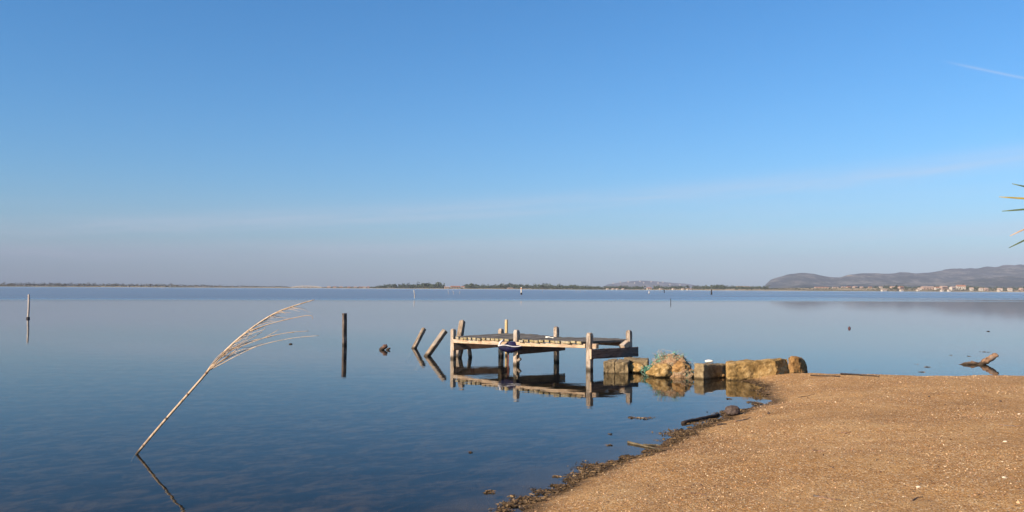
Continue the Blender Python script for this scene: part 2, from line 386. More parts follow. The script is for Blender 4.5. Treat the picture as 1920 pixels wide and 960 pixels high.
m, t = newmat('far_shore_land'); M['land'] = m
P = t.n('ShaderNodeNewGeometry').outputs['Position']
nz = t.noise(t.mapv(P, (.012, .004, 1)), 1.0, 5, .6).outputs[0]
finish(t, t.ramp(nz, [(.35, (.085, .085, .045)), (.5, (.22, .17, .10)), (.65, (.34, .26, .17))]), .95)
m, t = newmat('garrigue_hills'); M['hill'] = m
P = t.n('ShaderNodeNewGeometry').outputs['Position']
nz = t.noise(t.mapv(P, (1, .5, 1.6)), .009, 9, .74).outputs[0]; nb = t.noise(t.mapv(P, (.0014, .003, .006)), 1.0, 5, .6).outputs[0]
c = t.ramp(nz, [(.41, (.010, .016, .010)), (.5, (.032, .037, .025)), (.58, (.11, .10, .08))])
c = t.mix(t.m('MULTIPLY', t.rng(nb, .61, .68), t.rng(nz, .40, .6)), c, (.42, .32, .22))
finish(t, c, .95)

# ------------------------------------------------------------------ ground (beach and lake bed in one sheet)
SHORE_PX = [(935, 972), (985, 940), (1035, 925), (1082, 907), (1108, 890), (1145, 873), (1185, 861), (1240, 844), (1272, 824),
            (1300, 808), (1345, 793), (1385, 773), (1418, 755), (1436, 740), (1432, 727), (1412, 716), (1395, 711)]
shore = [(-60, -14), (-14, -6), (-5, -.5), (-2.2, 2.6), (-.8, 5.0)] + [tuple(at(x, y)[:2]) for x, y in SHORE_PX] + \
        [(4.75, 17.45), (5.3, 17.95), (6.2, 18.0), (8, 17.7), (10, 17.6), (13, 17.7), (20, 18.4), (40, 23), (90, 36), (220, 50), (220, -120), (-60, -120)]
SH = np.array(shore, float)
def sdf(x, y):
    x = np.asarray(x, float); y = np.asarray(y, float); d2 = np.full(x.shape, 1e18); ins = np.zeros(x.shape, bool)
    for i in range(len(SH)):
        a = SH[i]; b = SH[(i + 1) % len(SH)]; ab = b - a
        tt = np.clip(((x - a[0]) * ab[0] + (y - a[1]) * ab[1]) / (ab @ ab), 0, 1)
        d2 = np.minimum(d2, (x - a[0] - tt * ab[0]) ** 2 + (y - a[1] - tt * ab[1]) ** 2)
        cond = (a[1] > y) != (b[1] > y)
        with np.errstate(divide='ignore', invalid='ignore'):
            xi = (b[0] - a[0]) * (y - a[1]) / (b[1] - a[1] if b[1] != a[1] else 1e-9) + a[0]
        ins ^= cond & (x < xi)
    d = np.sqrt(d2); return np.where(ins, d, -d)
def vnoise(x, y, f, seed):
    return np.array([mnoise.noise(Vector((a * f + seed, b * f - seed, seed * .37))) for a, b in zip(x.ravel(), y.ravel())]).reshape(x.shape)
def height(x, y):
    x = np.asarray(x, float); y = np.asarray(y, float)
    wob = np.sin(x * 3.1 + y * 1.7) * .03 + np.sin(x * 7.3 - y * 5.1) * .018
    d = sdf(x, y) + wob
    h = np.where(d > 0, .40 * (1 - np.exp(-np.maximum(d, 0) / 2.4)), -1.5 * (1 - np.exp(np.minimum(d, 0) / 10.0)))
    return h
def axis(lo, hi, step, far, grow):
    a = list(np.arange(lo, hi + 1e-6, step)); s = step; left = []; x = lo
    while x > -far: s *= grow; x -= s; left.append(x)
    s = step; x = hi; right = []
    while x < far: s *= grow; x += s; right.append(x)
    return np.array(left[::-1] + a + right)
gx = axis(-3, 13.5, .085, 26000, 1.22); gy = axis(4.2, 18.6, .085, 26000, 1.22)
GX, GY = np.meshgrid(gx, gy); GZ = height(GX, GY)
near = (np.abs(GX) < 60) & (np.abs(GY) < 60)
GZ[near] += (vnoise(GX[near], GY[near], .8, 3.1) * .030 + vnoise(GX[near], GY[near], 2.4, 7.7) * .016 + vnoise(GX[near], GY[near], 8.0, 1.7) * .006)
nx, ny = len(gx), len(gy)
idx = np.arange(nx * ny).reshape(ny, nx)
F = np.stack([idx[:-1, :-1], idx[:-1, 1:], idx[1:, 1:], idx[1:, :-1]], -1).reshape(-1, 4)
def fast_mesh(name, V, F):
    V = np.asarray(V, np.float32); F = np.asarray(F, np.int32); k = F.shape[1]
    me = bpy.data.meshes.new(name); me.vertices.add(len(V)); me.vertices.foreach_set('co', V.ravel())
    me.loops.add(F.size); me.loops.foreach_set('vertex_index', F.ravel())
    me.polygons.add(len(F)); me.polygons.foreach_set('loop_start', np.arange(0, F.size, k)); me.polygons.foreach_set('loop_total', np.full(len(F), k))
    me.update(calc_edges=True); me.validate(); return me
ground = link('ground', fast_mesh('ground', np.stack([GX, GY, GZ], -1).reshape(-1, 3), F), M['sand'], smooth=True)
tag(ground, 'coarse golden sand and shell beach sloping into the lake', 'beach', kind='structure')
from bisect import bisect
def gz(x, y):                                # height of the finished sheet
    i = min(max(bisect(gx, x) - 1, 0), nx - 2); j = min(max(bisect(gy, y) - 1, 0), ny - 2)
    u = (x - gx[i]) / (gx[i + 1] - gx[i]); v = (y - gy[j]) / (gy[j + 1] - gy[j])
    return float(GZ[j, i] * (1 - u) * (1 - v) + GZ[j, i + 1] * u * (1 - v) + GZ[j + 1, i] * (1 - u) * v + GZ[j + 1, i + 1] * u * v)
def on_sand(px, py):
    d = ray(px, py); t = 2.0
    for _ in range(4000):
        p = Vector((0, 0, EYE)) + d * t
        if p.z <= gz(p.x, p.y): return Vector((p.x, p.y, gz(p.x, p.y)))
        t += .01
    return at(px, py)

wx = axis(-40, 60, 10, 25500, 1.5); WX, WY = np.meshgrid(wx, wx); n_ = len(wx); wi = np.arange(n_ * n_).reshape(n_, n_)
water = link('water', fast_mesh('water', np.stack([WX, WY, np.zeros_like(WX)], -1).reshape(-1, 3),
             np.stack([wi[:-1, :-1], wi[:-1, 1:], wi[1:, 1:], wi[1:, :-1]], -1).reshape(-1, 4)), M['water'], smooth=True)
tag(water, 'calm blue lake mirroring the sky, ruffled in a darker band far out', 'lake', kind='structure')

# ------------------------------------------------------------------ far shore, hills
def shoreD(px): return float(np.interp(px, [-2500, 0, 500, 700, 1000, 1300, 1500, 1920, 4000], [1500, 1600, 1650, 1600, 1500, 1420, 1370, 1330, 1250]))
def far(px, D, z=0.0): return Vector(((px - 960) / FPX * D, D, z))
def land_z(px, dd):
    bank = float(np.interp(px, [1180, 1280, 1620, 1720], [0, 1, 1, .35])); rise = float(np.interp(px, [1420, 1560, 2600], [0, 1, 1]))
    return float(np.interp(dd, [-4, 0, 9, 30, 60, 110, 400, 9000], [-1.5, .12, .5 + .5 * bank, .7 + .8 * bank + 1.4 * rise, .9 + 1.5 * bank + 2.3 * rise, 1.1 + 1.5 * bank + 3 * rise, 2.0 + 1.5 * bank + 3.5 * rise, 5 + 3.5 * rise]))
V = []; F = []
pxs = list(range(-2400, 4300, 20)); LD = (-4, 0, 9, 30, 60, 110, 400, 9000)
for i, px in enumerate(pxs):
    D = shoreD(px) + 6 * sin(px * .05) + 4 * sin(px * .13)
    for k, dd in enumerate(LD): V.append(tuple(far(px, D + dd, land_z(px, dd) + (.3 * sin(px * .21 + k) if k > 2 else 0))))
for i in range(len(pxs) - 1):
    for k in range(7): a = i * 8 + k; F.append((a, a + 8, a + 9, a + 1))
tag(link('far_shore', mesh('far_shore', V, F), M['land']), 'low tan strip of land along the far side of the lake', 'shore', kind='structure')

def hill_mesh(name, prof, D, depth, seed, nx=220, ny=26, rough=.12, px0=None, px1=None):
    V = []; F = []; xs = np.linspace(px0, px1, nx)
    px_, hp = zip(*prof)
    for i, px in enumerate(xs):
        top = max(0.0, float(np.interp(px, px_, hp))) / FPX * (D + depth * .5)
        for j in range(ny):
            v = j / (ny - 1); y = D + depth * v
            s = sin(pi * min(1, v * 1.0)) ** .8 if v < .5 else 1.0 if v < .55 else cos((v - .55) / .45 * pi / 2)
            p = far(px, y); nz_ = mnoise.fractal(Vector((p.x * .0022 + seed, p.y * .0022, seed)), .8, 2.2, 6)
            V.append((p.x, y, -1 + top * s * (1 + rough * nz_ * (1 if v < .45 or v > .6 else .25))))
    for i in range(nx - 1):
        for j in range(ny - 1): a = i * ny + j; F.append((a, a + ny, a + ny + 1, a + 1))
    return mesh(name, V, F)
# skyline heights in photograph pixels above the horizon
ridge = [(1425, 0), (1436, 9), (1445, 16), (1460, 20), (1480, 25), (1500, 29), (1530, 29), (1545, 27), (1562, 25), (1575, 25), (1590, 30), (1615, 33), (1640, 33), (1668, 32), (1700, 34), (1718, 33), (1740, 34.5), (1765, 38), (1800, 40), (1840, 42), (1865, 43), (1890, 46), (1920, 49), (2000, 56), (2150, 66), (2400, 60), (2800, 40), (3400, 20), (3600, 0)]
tag(link('hills', hill_mesh('hills', ridge, 4200, 1900, 2.0, 520, 54, .26, 1420, 3600), M['hill'], smooth=True), 'long scrubby hill ridge rising behind the right shore', 'hills', kind='structure')
front = [(1430, 0), (1450, 6), (1500, 10), (1560, 8), (1640, 13), (1700, 16), (1760, 14), (1830, 20), (1900, 24), (2000, 30), (2300, 22), (2800, 8), (3000, 0)]
tag(link('foothills', hill_mesh('foothills', front, 3100, 1000, 8.0, 300, 36, .4, 1420, 3000), M['hill'], smooth=True), 'lower wooded slopes at the foot of the ridge', 'hills', kind='structure')
mount = [(1120, 0), (1140, 9), (1160, 12), (1185, 15), (1200, 16), (1220, 15.5), (1240, 14), (1265, 12), (1285, 11), (1305, 8), (1330, 2), (1340, 0)]
tag(link('distant_hill', hill_mesh('distant_hill', mount, 7000, 1400, 5.0, 120, 18, .08, 1118, 1342), M['hill'], smooth=True), 'faint low hill far behind the middle of the far shore', 'hill', kind='structure')

def clump_geo(rs, c, rx, ry, rz, n, size, V, F):
    """leaf-sized faces spread through a lobed crown volume"""
    lob = [(rs.normal(size=3) * .45, rs.uniform(.45, .75)) for _ in range(5)]
    for _ in range(n):
        o, r = lob[rs.integers(5)]
        d = rs.normal(size=3); d /= np.linalg.norm(d); p = (o + d * r * rs.uniform(.55, 1) ) * np.array([rx, ry, rz]) + c
        p[2] = max(p[2], c[2] - rz * 1.1)
        u = rs.normal(size=3); u /= np.linalg.norm(u); v = np.cross(u, d); v /= (np.linalg.norm(v) + 1e-6)
        s = size * rs.uniform(.6, 1.5); i = len(V)
        V += [p - u * s - v * s * .6, p + u * s - v * s * .5, p + u * s * .7 + v * s * .7, p - u * s * .8 + v * s * .6]
        F.append((i, i + 1, i + 2, i + 3))
SKY_L = [(-400, 530), (0, 530), (60, 531), (110, 530.5), (200, 532), (250, 532), (300, 532.5), (350, 533.5), (400, 534.5), (440, 535.5), (545, 536.5), (610, 537.5), (690, 538)]
SKY_M = [(690, 538.5), (712, 535.5), (740, 533), (765, 533.5), (780, 532), (800, 531.5), (830, 531.8), (845, 533), (862, 533.5), (885, 532.5), (900, 535), (925, 535), (945, 533.5), (962, 533), (985, 533.5), (1000, 534.5), (1020, 533.5), (1050, 534.5), (1080, 534.8), (1100, 536.5), (1140, 537), (1200, 537), (1250, 537.5), (1280, 537), (1310, 536.5), (1335, 535), (1355, 535), (1370, 537), (1410, 537.5), (1440, 537)]
SKY_R = [(1440, 537), (1470, 537), (1500, 536), (1530, 536.5), (1550, 536.5), (1580, 537.5), (1620, 538.5), (1660, 537.5), (1680, 536), (1700, 538), (1740, 538.5), (1780, 538), (1810, 537.5), (1850, 539), (1880, 539), (1920, 538.5), (2300, 537)]
def yh(px): return 540.5 + .0052 * (px - 960)
def mass(name, prof, mat_, step, dback, label, cat, seed, n=34, size=.9, clear=()):
    rs = np.random.default_rng(seed); V = []; F = []; px = prof[0][0]; xs, ys = zip(*prof)
    while px < prof[-1][0]:
        D = shoreD(px) + 16 + rs.uniform(0, dback)
        h = (yh(px) + 2880 / D - float(np.interp(px, xs, ys))) / FPX * D * rs.uniform(.62, 1.04)
        if D - shoreD(px) < dback * .35: h *= .6
        if any(a < px < b for a, b in clear): h *= .3
        zl = land_z(px, D - shoreD(px)); h = max(h - (zl - .6) * .7, 1.0); c = far(px, D, zl + h * .5)
        clump_geo(rs, np.array(c), h * rs.uniform(.5, .8), h * .6, h * .5, n, size * max(.45, h / 8), V, F)
        px += step * rs.uniform(.5, 1.5)
    o = link(name, fast_mesh(name, np.array(V), np.array(F)), mat_)
    return tag(o, label, cat, kind='stuff')
mass('scrub', SKY_L, M['leafscrub'], 1.3, 60, 'dark band of low salt scrub on the far left shore', 'scrub', 11, 26, .8, clear=((540, 612),))
mass('woods', SKY_M, M['leafwood'], .9, 150, 'dark wooded belt along the middle of the far shore', 'woods', 12, 44, .95, clear=((832, 872), (1208, 1226), (1284, 1300)))
mass('shore_bushes', SKY_R, M['leafwood'], 1.1, 170, 'green bushes between the houses on the far right shore', 'bushes', 13, 36, .85, clear=((1440, 1640),))

mass('waterside_bushes', [(x, y + 5.2) for x, y in SKY_R], M['leafscrub'], 2.6, 14, 'low olive bushes along the water in front of the houses', 'bushes', 14, 22, .8, clear=((1480, 1530), (1645, 1665), (1715, 1728)))
def tree(px, top_y, wpx, label, off=12, seed=0):
    D = shoreD(px) + off; h = (yh(px) + 2880 / D - top_y) / FPX * D; wd = wpx / FPX * D
    rs = np.random.default_rng(seed); o = empty('tree', far(px, D, .5), label, 'tree', 'trees standing out on the far shore')
    V = []; F = []; clump_geo(rs, np.array((0, 0, h * .64)), wd * .5, wd * .5, h * .34, 150, h * .075, V, F)
    link('crown', fast_mesh('crown', np.array(V), np.array(F)), M['leafwood'], o)
    V = []; F = []; tube_geo(V, F, [(0, 0, -.6), (.1, 0, h * .3), (.3, .1, h * .6)], [h * .035, h * .026, h * .012], 6)
    for k in range(3):
        a = k * 2.1 + seed; tube_geo(V, F, [(.1, 0, h * .34), (cos(a) * wd * .25, sin(a) * wd * .25, h * .62)], [h * .015, h * .006], 5)
    link('trunk', mesh('trunk', V, F), M['bark'], o)
tree(740, 531.5, 9, 'rounded tree at the left end of the far woods', seed=1)
tree(797, 530.5, 12, 'broad dark tree on the far shore left of the tan buildings', seed=2)
tree(883, 531.0, 7, 'tall narrow tree just right of the tan buildings across the lake', seed=3)
tree(942, 532.5, 9, 'bushy tree on the far shore left of the white and orange marker', seed=4)
tree(1017, 532.8, 8, 'round tree on the far shore right of the white and orange marker', seed=5)
tree(1290, 535.5, 8, 'tree in front of the faint distant hill at its right foot', seed=6)
tree(1345, 533.8, 14, 'wide low tree on the far shore left of the long hills', seed=7)
tree(1680, 534.5, 7, 'dark tree between two pale houses under the hills', seed=8)

# houses across the lake
ORD = ['first', 'second', 'third', 'fourth', 'fifth', 'sixth', 'seventh', 'eighth', 'ninth', 'tenth', 'eleventh', 'twelfth', 'thirteenth', 'fourteenth', 'fifteenth', 'sixteenth']
def house(px, wpx, ytop, ybase, wall, roof, label, off=30, group=None, win=0, rot=.2, name='house'):
    D = shoreD(px) + off; zb = EYE + (yh(px) - ybase) / FPX * D; zb = max(.3, min(zb, 6.0, land_z(px, off) + .6)); zt = EYE + (yh(px) - ytop) / FPX * D
    wd = wpx / FPX * D; h = max((zt - zb) * .8, 2.2); dp = min(10, max(5, wd * .6)); wh = h * .68
    o = empty(name, far(px, D, zb), label, 'house', group); o.rotation_euler.z = rot
    V = [(sx_ * wd / 2, sy_ * dp / 2, z) for z in (-min(zb + .5, 2.5), wh) for sx_, sy_ in ((-1, -1), (1, -1), (1, 1), (-1, 1))]
    V += [(-wd / 2, 0, h - .12), (wd / 2, 0, h - .12)]
    link('wall', mesh('wall', V, [(0, 1, 5, 4), (2, 3, 7, 6), (1, 2, 6, 9, 5), (3, 0, 4, 8, 7)]), M[wall], o)
    e = .4; rv = [(-wd / 2 - e, -dp / 2 - e, wh - .2), (wd / 2 + e, -dp / 2 - e, wh - .2), (wd / 2 + e, 0, h), (-wd / 2 - e, 0, h), (wd / 2 + e, dp / 2 + e, wh - .2), (-wd / 2 - e, dp / 2 + e, wh - .2)]
    V = rv + [(x, y, z + .25) for x, y, z in rv]
    link('roof', mesh('roof', V, [(0, 1, 2, 3), (3, 2, 4, 5), (7, 6, 9, 8), (8, 9, 11, 10), (0, 6, 7, 1), (5, 4, 10, 11), (1, 7, 8, 2), (2, 8, 10, 4), (0, 3, 9, 6), (3, 5, 11, 9)]), M[roof], o)
    for k in range(win):
        x = (k + .5) / win * wd - wd / 2; ww, hh = min(1.1, wd / win * .4), min(1.5, wh * .5); z0 = wh * .28
        V = [(x + a * ww / 2, -dp / 2 + b, z0 + c * hh) for b in (-.03, .05) for a, c in ((-1, 0), (1, 0), (1, 1), (-1, 1))]
        link('window', mesh('window', V, [(0, 1, 2, 3), (0, 4, 5, 1), (1, 5, 6, 2), (2, 6, 7, 3), (3, 7, 4, 0)]), M['opening'], o)
    return o
house(838, 9, 536.8, 540.5, 'plastertan', 'paletiles', 'small tan house at the left of the buildings among the far woods', 20, win=2)
house(854, 17, 535.2, 539.8, 'plastertan', 'tiles', 'long orange tan building in the middle of the far woods', 45, win=5)
house(868, 6, 535.8, 538.6, 'plasterwhite', 'tiles', 'small white house right of the long tan building in the far woods', 60)
house(957, 10, 539.6, 542.4, 'plastertan', 'paletiles', 'low tan shed at the water just left of the white marker', 6, win=3)
house(1217, 8, 538.0, 543.6, 'plasterwhite', 'tiles', 'white house with orange roof alone on the middle far shore', 4, win=2)
house(1292, 8, 540.8, 543.8, 'plasterwhite', 'paletiles', 'white waterside house on the far shore right of the dark crossbar post', 4, win=2)
house(1393, 26, 535.6, 538.6, 'plasterwhite', 'paletiles', 'long pale building left of where the hills begin', 240, win=6)
g = 'small houses of the far left village'
cols = ['plasterpink', 'plasterwhite', 'plasterpink', 'plastertan', 'plasterwhite', 'plasterpink', 'plasterwhite', 'plasterpink']
for k, (px, wd, yt) in enumerate([(617, 6, 536.2), (628, 5, 536.8), (640, 5, 536.4), (655, 5, 537), (667, 5, 536.8), (677, 6, 537.2), (684, 5, 537), (691, 4, 536.6)]):
    house(px, wd, yt, 540.3, cols[k], 'tiles' if k % 2 else 'paletiles', f'{ORD[k]} small {cols[k][7:]} house right of the white arched bridge', 8 + 12 * (k % 3), g)
g = 'tiny pale houses of the middle far shore'
for k, px in enumerate([1139, 1149, 1157, 1168, 1238, 1262, 1280]):
    house(px, 3.2, 540.6, 543.2, 'plasterwhite', 'paletiles', f'{ORD[k]} from the left of the tiny white houses below the distant hill', 6, g)
g = 'houses at the foot of the hills'
HR = [(1540, 24, 538.4, 540.6, 'w', 90), (1566, 11, 538.8, 540.6, 'w', 95), (1581, 6, 537, 540, 'p', 70), (1591, 8, 536.6, 540, 't', 80), (1603, 7, 536, 539.5, 'p', 75), (1615, 5, 537.5, 540, 'p', 70),
      (1631, 5, 537, 540, 't', 80), (1651, 5, 536.6, 539.6, 'w', 90), (1674, 10, 535.8, 540, 'p', 60), (1689, 10, 536, 540, 'p', 55), (1724, 6, 538.6, 541.5, 'w', 30), (1739, 21, 535.8, 540.5, 'p', 45),
      (1756, 7, 536.8, 540.5, 'w', 40), (1769, 13, 535, 539.6, 'p', 60), (1786, 11, 536, 541, 'w', 30), (1801, 15, 532.8, 539.8, 'w', 60)]
nm = {'w': 'plasterwhite', 'p': 'plasterpink', 't': 'plastertan'}
for k, (px, wd, yt, yb, c, off) in enumerate(HR):
    size = 'long low' if wd > 20 else 'wide' if wd > 9 else 'small'
    house(px, wd, yt, yb, nm[c], 'tiles' if k % 3 == 0 else 'paletiles', f'{ORD[k]} from the left of the houses under the hills, {size} and {nm[c][7:]}', off, g, win=4 if wd > 12 else 0, rot=.15 * ((k % 5) - 1))
g = 'scattered houses near the right edge of the far shore'
for k, (px, wd, yt, yb, c) in enumerate([(1821, 6, 538, 541.2, 'w'), (1839, 6, 538.6, 542, 'w'), (1848, 7, 538.8, 542, 'p'), (1874, 8, 539.4, 543, 'w'), (1893, 7, 539, 542.4, 'w'), (1914, 5, 538.6, 541.6, 'p')]):
    house(px, wd, yt, yb, nm[c], 'paletiles', f'{ORD[k]} of the scattered houses at the right end of the far shore, {nm[c][7:]}', 20, g, rot=.2 * ((k % 3) - 1))
g = 'waterside huts under the hills'
for k, (px, wd) in enumerate([(1657, 9), (1690, 5), (1721, 4), (1766, 4), (1779, 4), (1873, 4)]):
    house(px, wd, 542.2, 545, 'plasterwhite', 'paletiles', f'{ORD[k]} from the left of the white huts at the water under the hills', 3, g, name='hut')
for k, (px, y) in enumerate([(1150, 529.5), (1163, 527.5), (1178, 526.8), (1190, 529), (1200, 526), (1207, 528.5), (1221, 526.5), (1234, 529), (1243, 527.5), (1256, 532), (1275, 533)]):
    D = 7250; p = far(px, D, 0); o = empty('hill_house', (p.x, D, max(5, EYE + (yh(px) - y) / FPX * D - 4)), 'tiny pale house scattered on the faint distant hill', 'house', 'town on the distant hill')
    V = [(a * 5, b * 4, z) for z in (-9, 2.2) for a, b in ((-1, -1), (1, -1), (1, 1), (-1, 1))]
    link('wall', mesh('wall', V, [(0, 1, 5, 4), (1, 2, 6, 5), (2, 3, 7, 6), (3, 0, 4, 7)]), M['plasterwhite'], o)
    V = [(-5.6, -4.6, 2), (5.6, -4.6, 2), (5.6, 4.6, 2), (-5.6, 4.6, 2), (-5.6, 0, 3.8), (5.6, 0, 3.8)]
    link('roof', mesh('roof', V, [(0, 1, 5, 4), (2, 3, 4, 5), (0, 4, 3), (1, 2, 5), (3, 2, 1, 0)]), M['paletiles'], o)

# white arched bridge on the left shore
bp = far(576, shoreD(576) + 5, 0); br = empty('arched_bridge', bp, 'long low white arched bridge on the far left shore', 'bridge')
half = 28 / FPX * shoreD(576); V = []; F = []
for i in range(33):
    u = i / 32 * 2 - 1; x = u * half; z = 1.7 + 2.3 * (1 - u * u)
    V += [(x, -2.5, z - .6), (x, 2.5, z - .6), (x, 2.5, z + .7), (x, -2.5, z + .7)]
for i in range(32):
    for k in range(4): a = i * 4 + k; b = i * 4 + (k + 1) % 4; F.append((a, b, b + 4, a + 4))
F += [(3, 2, 1, 0), (128, 129, 130, 131)]
link('deck', mesh('deck', V, F), M['plasterwhite'], br)
pierm = beam_mesh('pier', 6.5, 1.1, 3.5, ch=.1, nseg=2, jit=0)
for k in range(7):
    u = (k + 1) / 8 * 2 - 1; o = link('pier', pierm, M['plasterwhite'], br, (u * half, 0, -1.2)); o.scale.z = (2.6 + 2.3 * (1 - u * u)) / 6.5
V = [(sx_ * half * 1.02, y, z) for z in (-1, .9) for sx_, y in ((-1, -7), (1, -7), (1, -4.5), (-1, -4.5))]
link('quay', mesh('quay', V, [(0, 1, 5, 4), (1, 2, 6, 5), (2, 3, 7, 6), (3, 0, 4, 7), (4, 5, 6, 7)]), M['plasterwhite'], br)

# ------------------------------------------------------------------ jetty
A, Bp, C = at(850, 672), at(968, 684), at(1105.5, 694)
U = (C - A).normalized(); Wd = Vector((-U.y, U.x, 0))          # along the front, and away from the viewer
if Wd.y < 0: Wd = -Wd
Dp = at(1180.5, 688); E = Bp + (Dp - C) * 1.0; Fp = at(940, 668.5)
jet = empty('jetty', (A + C) / 2, 'weathered wooden fishing jetty standing in the shallows on six posts', 'jetty')
def up(p, z): return Vector((p.x, p.y, z))
posts = [(A, .76, .110), (Bp, .83, .118), (C, .83, .122), (Dp, .85, .112), (E, .87, .106), (Fp, .74, .112)]
for k, (p, h, s) in enumerate(posts):
    lean = Vector((random.uniform(-.015, .015), random.uniform(-.015, .015), 0))
    beam('post', up(p, -.75), up(p, h) + lean, s, s, M['post'], jet, side=U, ch=.009, nseg=9, jit=.005, top='point', seed=20 + k)
HA, HB, HC = .555, .60, .635        # deck height along the front edge
HF, HE, HD = .60, .635, .62         # and along the back
off = -Wd * .09
NPL = 28
def lerp3(a, b, c, t): return a + (b - a) * (t * 2) if t < .5 else b + (c - b) * (t * 2 - 1)
fr_off = -Wd * .075
for i in range(NPL):
    t_ = (i + .5) / NPL; rr = random.Random(100 + i)
    f = lerp3(A, Bp, C, t_) + U * (.02) - Wd * rr.uniform(.095, .135); hf = lerp3(HA, HB, HC, t_)
    b = lerp3(Fp, E, Dp, t_) + Wd * rr.uniform(.02, .09); hb_ = lerp3(HF, HE, HD, t_) + .02 * sin(t_ * 9)
    pw = (C - A).length / NPL
    th = .05; zt = rr.uniform(-.009, .009)
    p0 = up(f, hf - th / 2 + zt); p1 = up(b, hb_ - th / 2 + zt)
    if 13 <= i <= 14 or i in (0, NPL - 1): p0 = p0 + Wd * .19           # notched round the posts
    o = beam('plank', p0, p1, pw * rr.uniform(.86, .94), th, M['plank'], jet, side=U, ch=.006, nseg=3, jit=.004, seed=200 + i, bend=rr.uniform(-.008, .008))
    me = o.data; me.materials.append(M['endgrain']); 
    for pl in me.polygons:
        if len(pl.vertices) == 8: pl.material_index = 1
# front fascia in two lengths, and a back bearer
for (p, q, h0, h1) in ((A, Bp, HA, HB), (Bp, C, HB, HC)):
    beam('fascia_board', up(p - Wd * .055 + U * .07, h0 - .105), up(q - Wd * .055 - U * .075, h1 - .105), .05, .092, M['fascia'], jet, side=Wd, ch=.006, nseg=6, jit=.004, seed=int(h0 * 1000))
beam('bearer', up(Fp - Wd * .09, HF - .10), up(E - Wd * .09, HE - .10), .05, .09, M['beam'], jet, side=Wd, ch=.006, jit=.004, seed=5)
beam('bearer', up(E - Wd * .09 + U * .02, HE - .10), up(Dp - Wd * .09, HD - .10), .05, .09, M['beam'], jet, side=Wd, ch=.006, jit=.004, seed=6)
# cross beams bolted to the right side of each pair of posts
for (p, q, h0, h1, d0, s) in ((A, Fp, HA, HF, .175, 1), (Bp, E, HB, HE, .19, 2), (C, Dp, HC, HD, .215, 3)):
    ax = (q - p).normalized()
    o = beam('cross_beam', up(p + U * .090 - ax * .075, h0 - d0 - .06), up(q + U * .090 + ax * .16, h1 - d0 - .055), .055, .215, M['beam'], jet, side=U, ch=.008, nseg=7, jit=.008, seed=40 + s)
    o.data.materials.append(M['fascia'])
    for pl in o.data.polygons:
        if len(pl.vertices) == 8: pl.material_index = 1
# blocks on the right end
beam('block', up(C + U * .12 + Wd * .05, HC - .155), up(C + U * .12 + Wd * .05, HC - .055), .12, .10, M['fascia'], jet, side=U, seed=61, nseg=2)
beam('block', up(Dp + U * .0 - Wd * .30, HD - .165), up(Dp - Wd * .10, HD - .065), .14, .14, M['fascia'], jet, side=U, seed=62, nseg=2)
beam('cleat', up(Bp + U * .07 - Wd * .02, .10), up(Bp + U * .15 - Wd * .02, .15), .07, .06, M['oldpost'], jet, side=Wd, seed=63, nseg=2)

# blue cloth slung from the middle post
tp = Bp - Wd * .16; tb = empty('tarpaulin', up(tp, .42), 'dark blue cloth bundle with a pale rim slung from the jetty middle post', 'tarpaulin')
V = []; F = []; NU, NV = 30, 16
for i in range(NU + 1):
    u = i / NU; x = (u - .5) * .56
    sag = sin(pi * min(1, max(0, u))) ** .55
    wdt = .03 + .075 * sag; dep = .012 + .125 * sag * (1.08 - .35 * u)
    for j in range(NV):
        a = 2 * pi * j / NV; cz = sin(a); k = mnoise.noise(Vector((x * 12, cos(a) * 2, cz * 2))) * .012
        z = .045 * cz * (1 if cz > 0 else 0) + (dep * cz if cz < 0 else 0)
        p = U * x * .0 + Vector((x, 0, 0)) + Vector((0, 1, 0)) * (cos(a) * (wdt + k)) * .8
        V.append((p.x, p.y, z + k + .01 * sin(u * 9)))
for i in range(NU):
    for j in range(NV): a = i * NV + j; b = i * NV + (j + 1) % NV; F.append((a, b, b + NV, a + NV))
F += [tuple(range(NV)), tuple(reversed(range(NU * NV, NU * NV + NV)))]
link('bundle', mesh('bundle', V, F), M['tarp'], tb, (-.03, 0, 0), smooth=True)
V = []; F = []; tube_geo(V, F, [((u - .5) * .60 - .02, -.085 * sin(pi * min(1, max(0.02, u))) ** .5 - .012, .035 + .018 * sin(u * 7)) for u in np.linspace(0, 1, 14)], .014, 6)
link('rim', mesh('rim', V, F), M['tarp_hem'], tb, smooth=True)
V = []; F = []; tube_geo(V, F, [(-.30, -.03, .02), (-.27, -.05, .11), (-.20, -.03, .17)], [.02, .03, .018], 6)
link('knot', mesh('knot', V, F), M['tarp_hem'], tb, smooth=True)
V = []; F = []
for i in range(9):                              # dark flap gathered round the post above the bundle
    a = -pi * .05 - pi * .9 * i / 8
    for (r_, z) in ((.10, .13), (.12, .09), (.16, .06), (.22 - .03 * (i % 2), .035)): V.append((cos(a) * r_, sin(a) * r_ * .55 + .10, z))
for i in range(8):
    for k in range(3): a = i * 4 + k; F.append((a, a + 1, a + 5, a + 4))
fl = link('flap', mesh('flap', V, F), M['tarp'], tb, smooth=True)
md = fl.modifiers.new('thickness', 'SOLIDIFY'); md.thickness = .008
rp = Bp - Wd * .10 - U * .16
tag(tube('iron_rod', [up(rp, .36), up(rp + U * .0, .1), up(rp - U * .05, -.35)], .014, M['rust']), 'thin rusty rod standing beside the jetty middle post', 'rod')
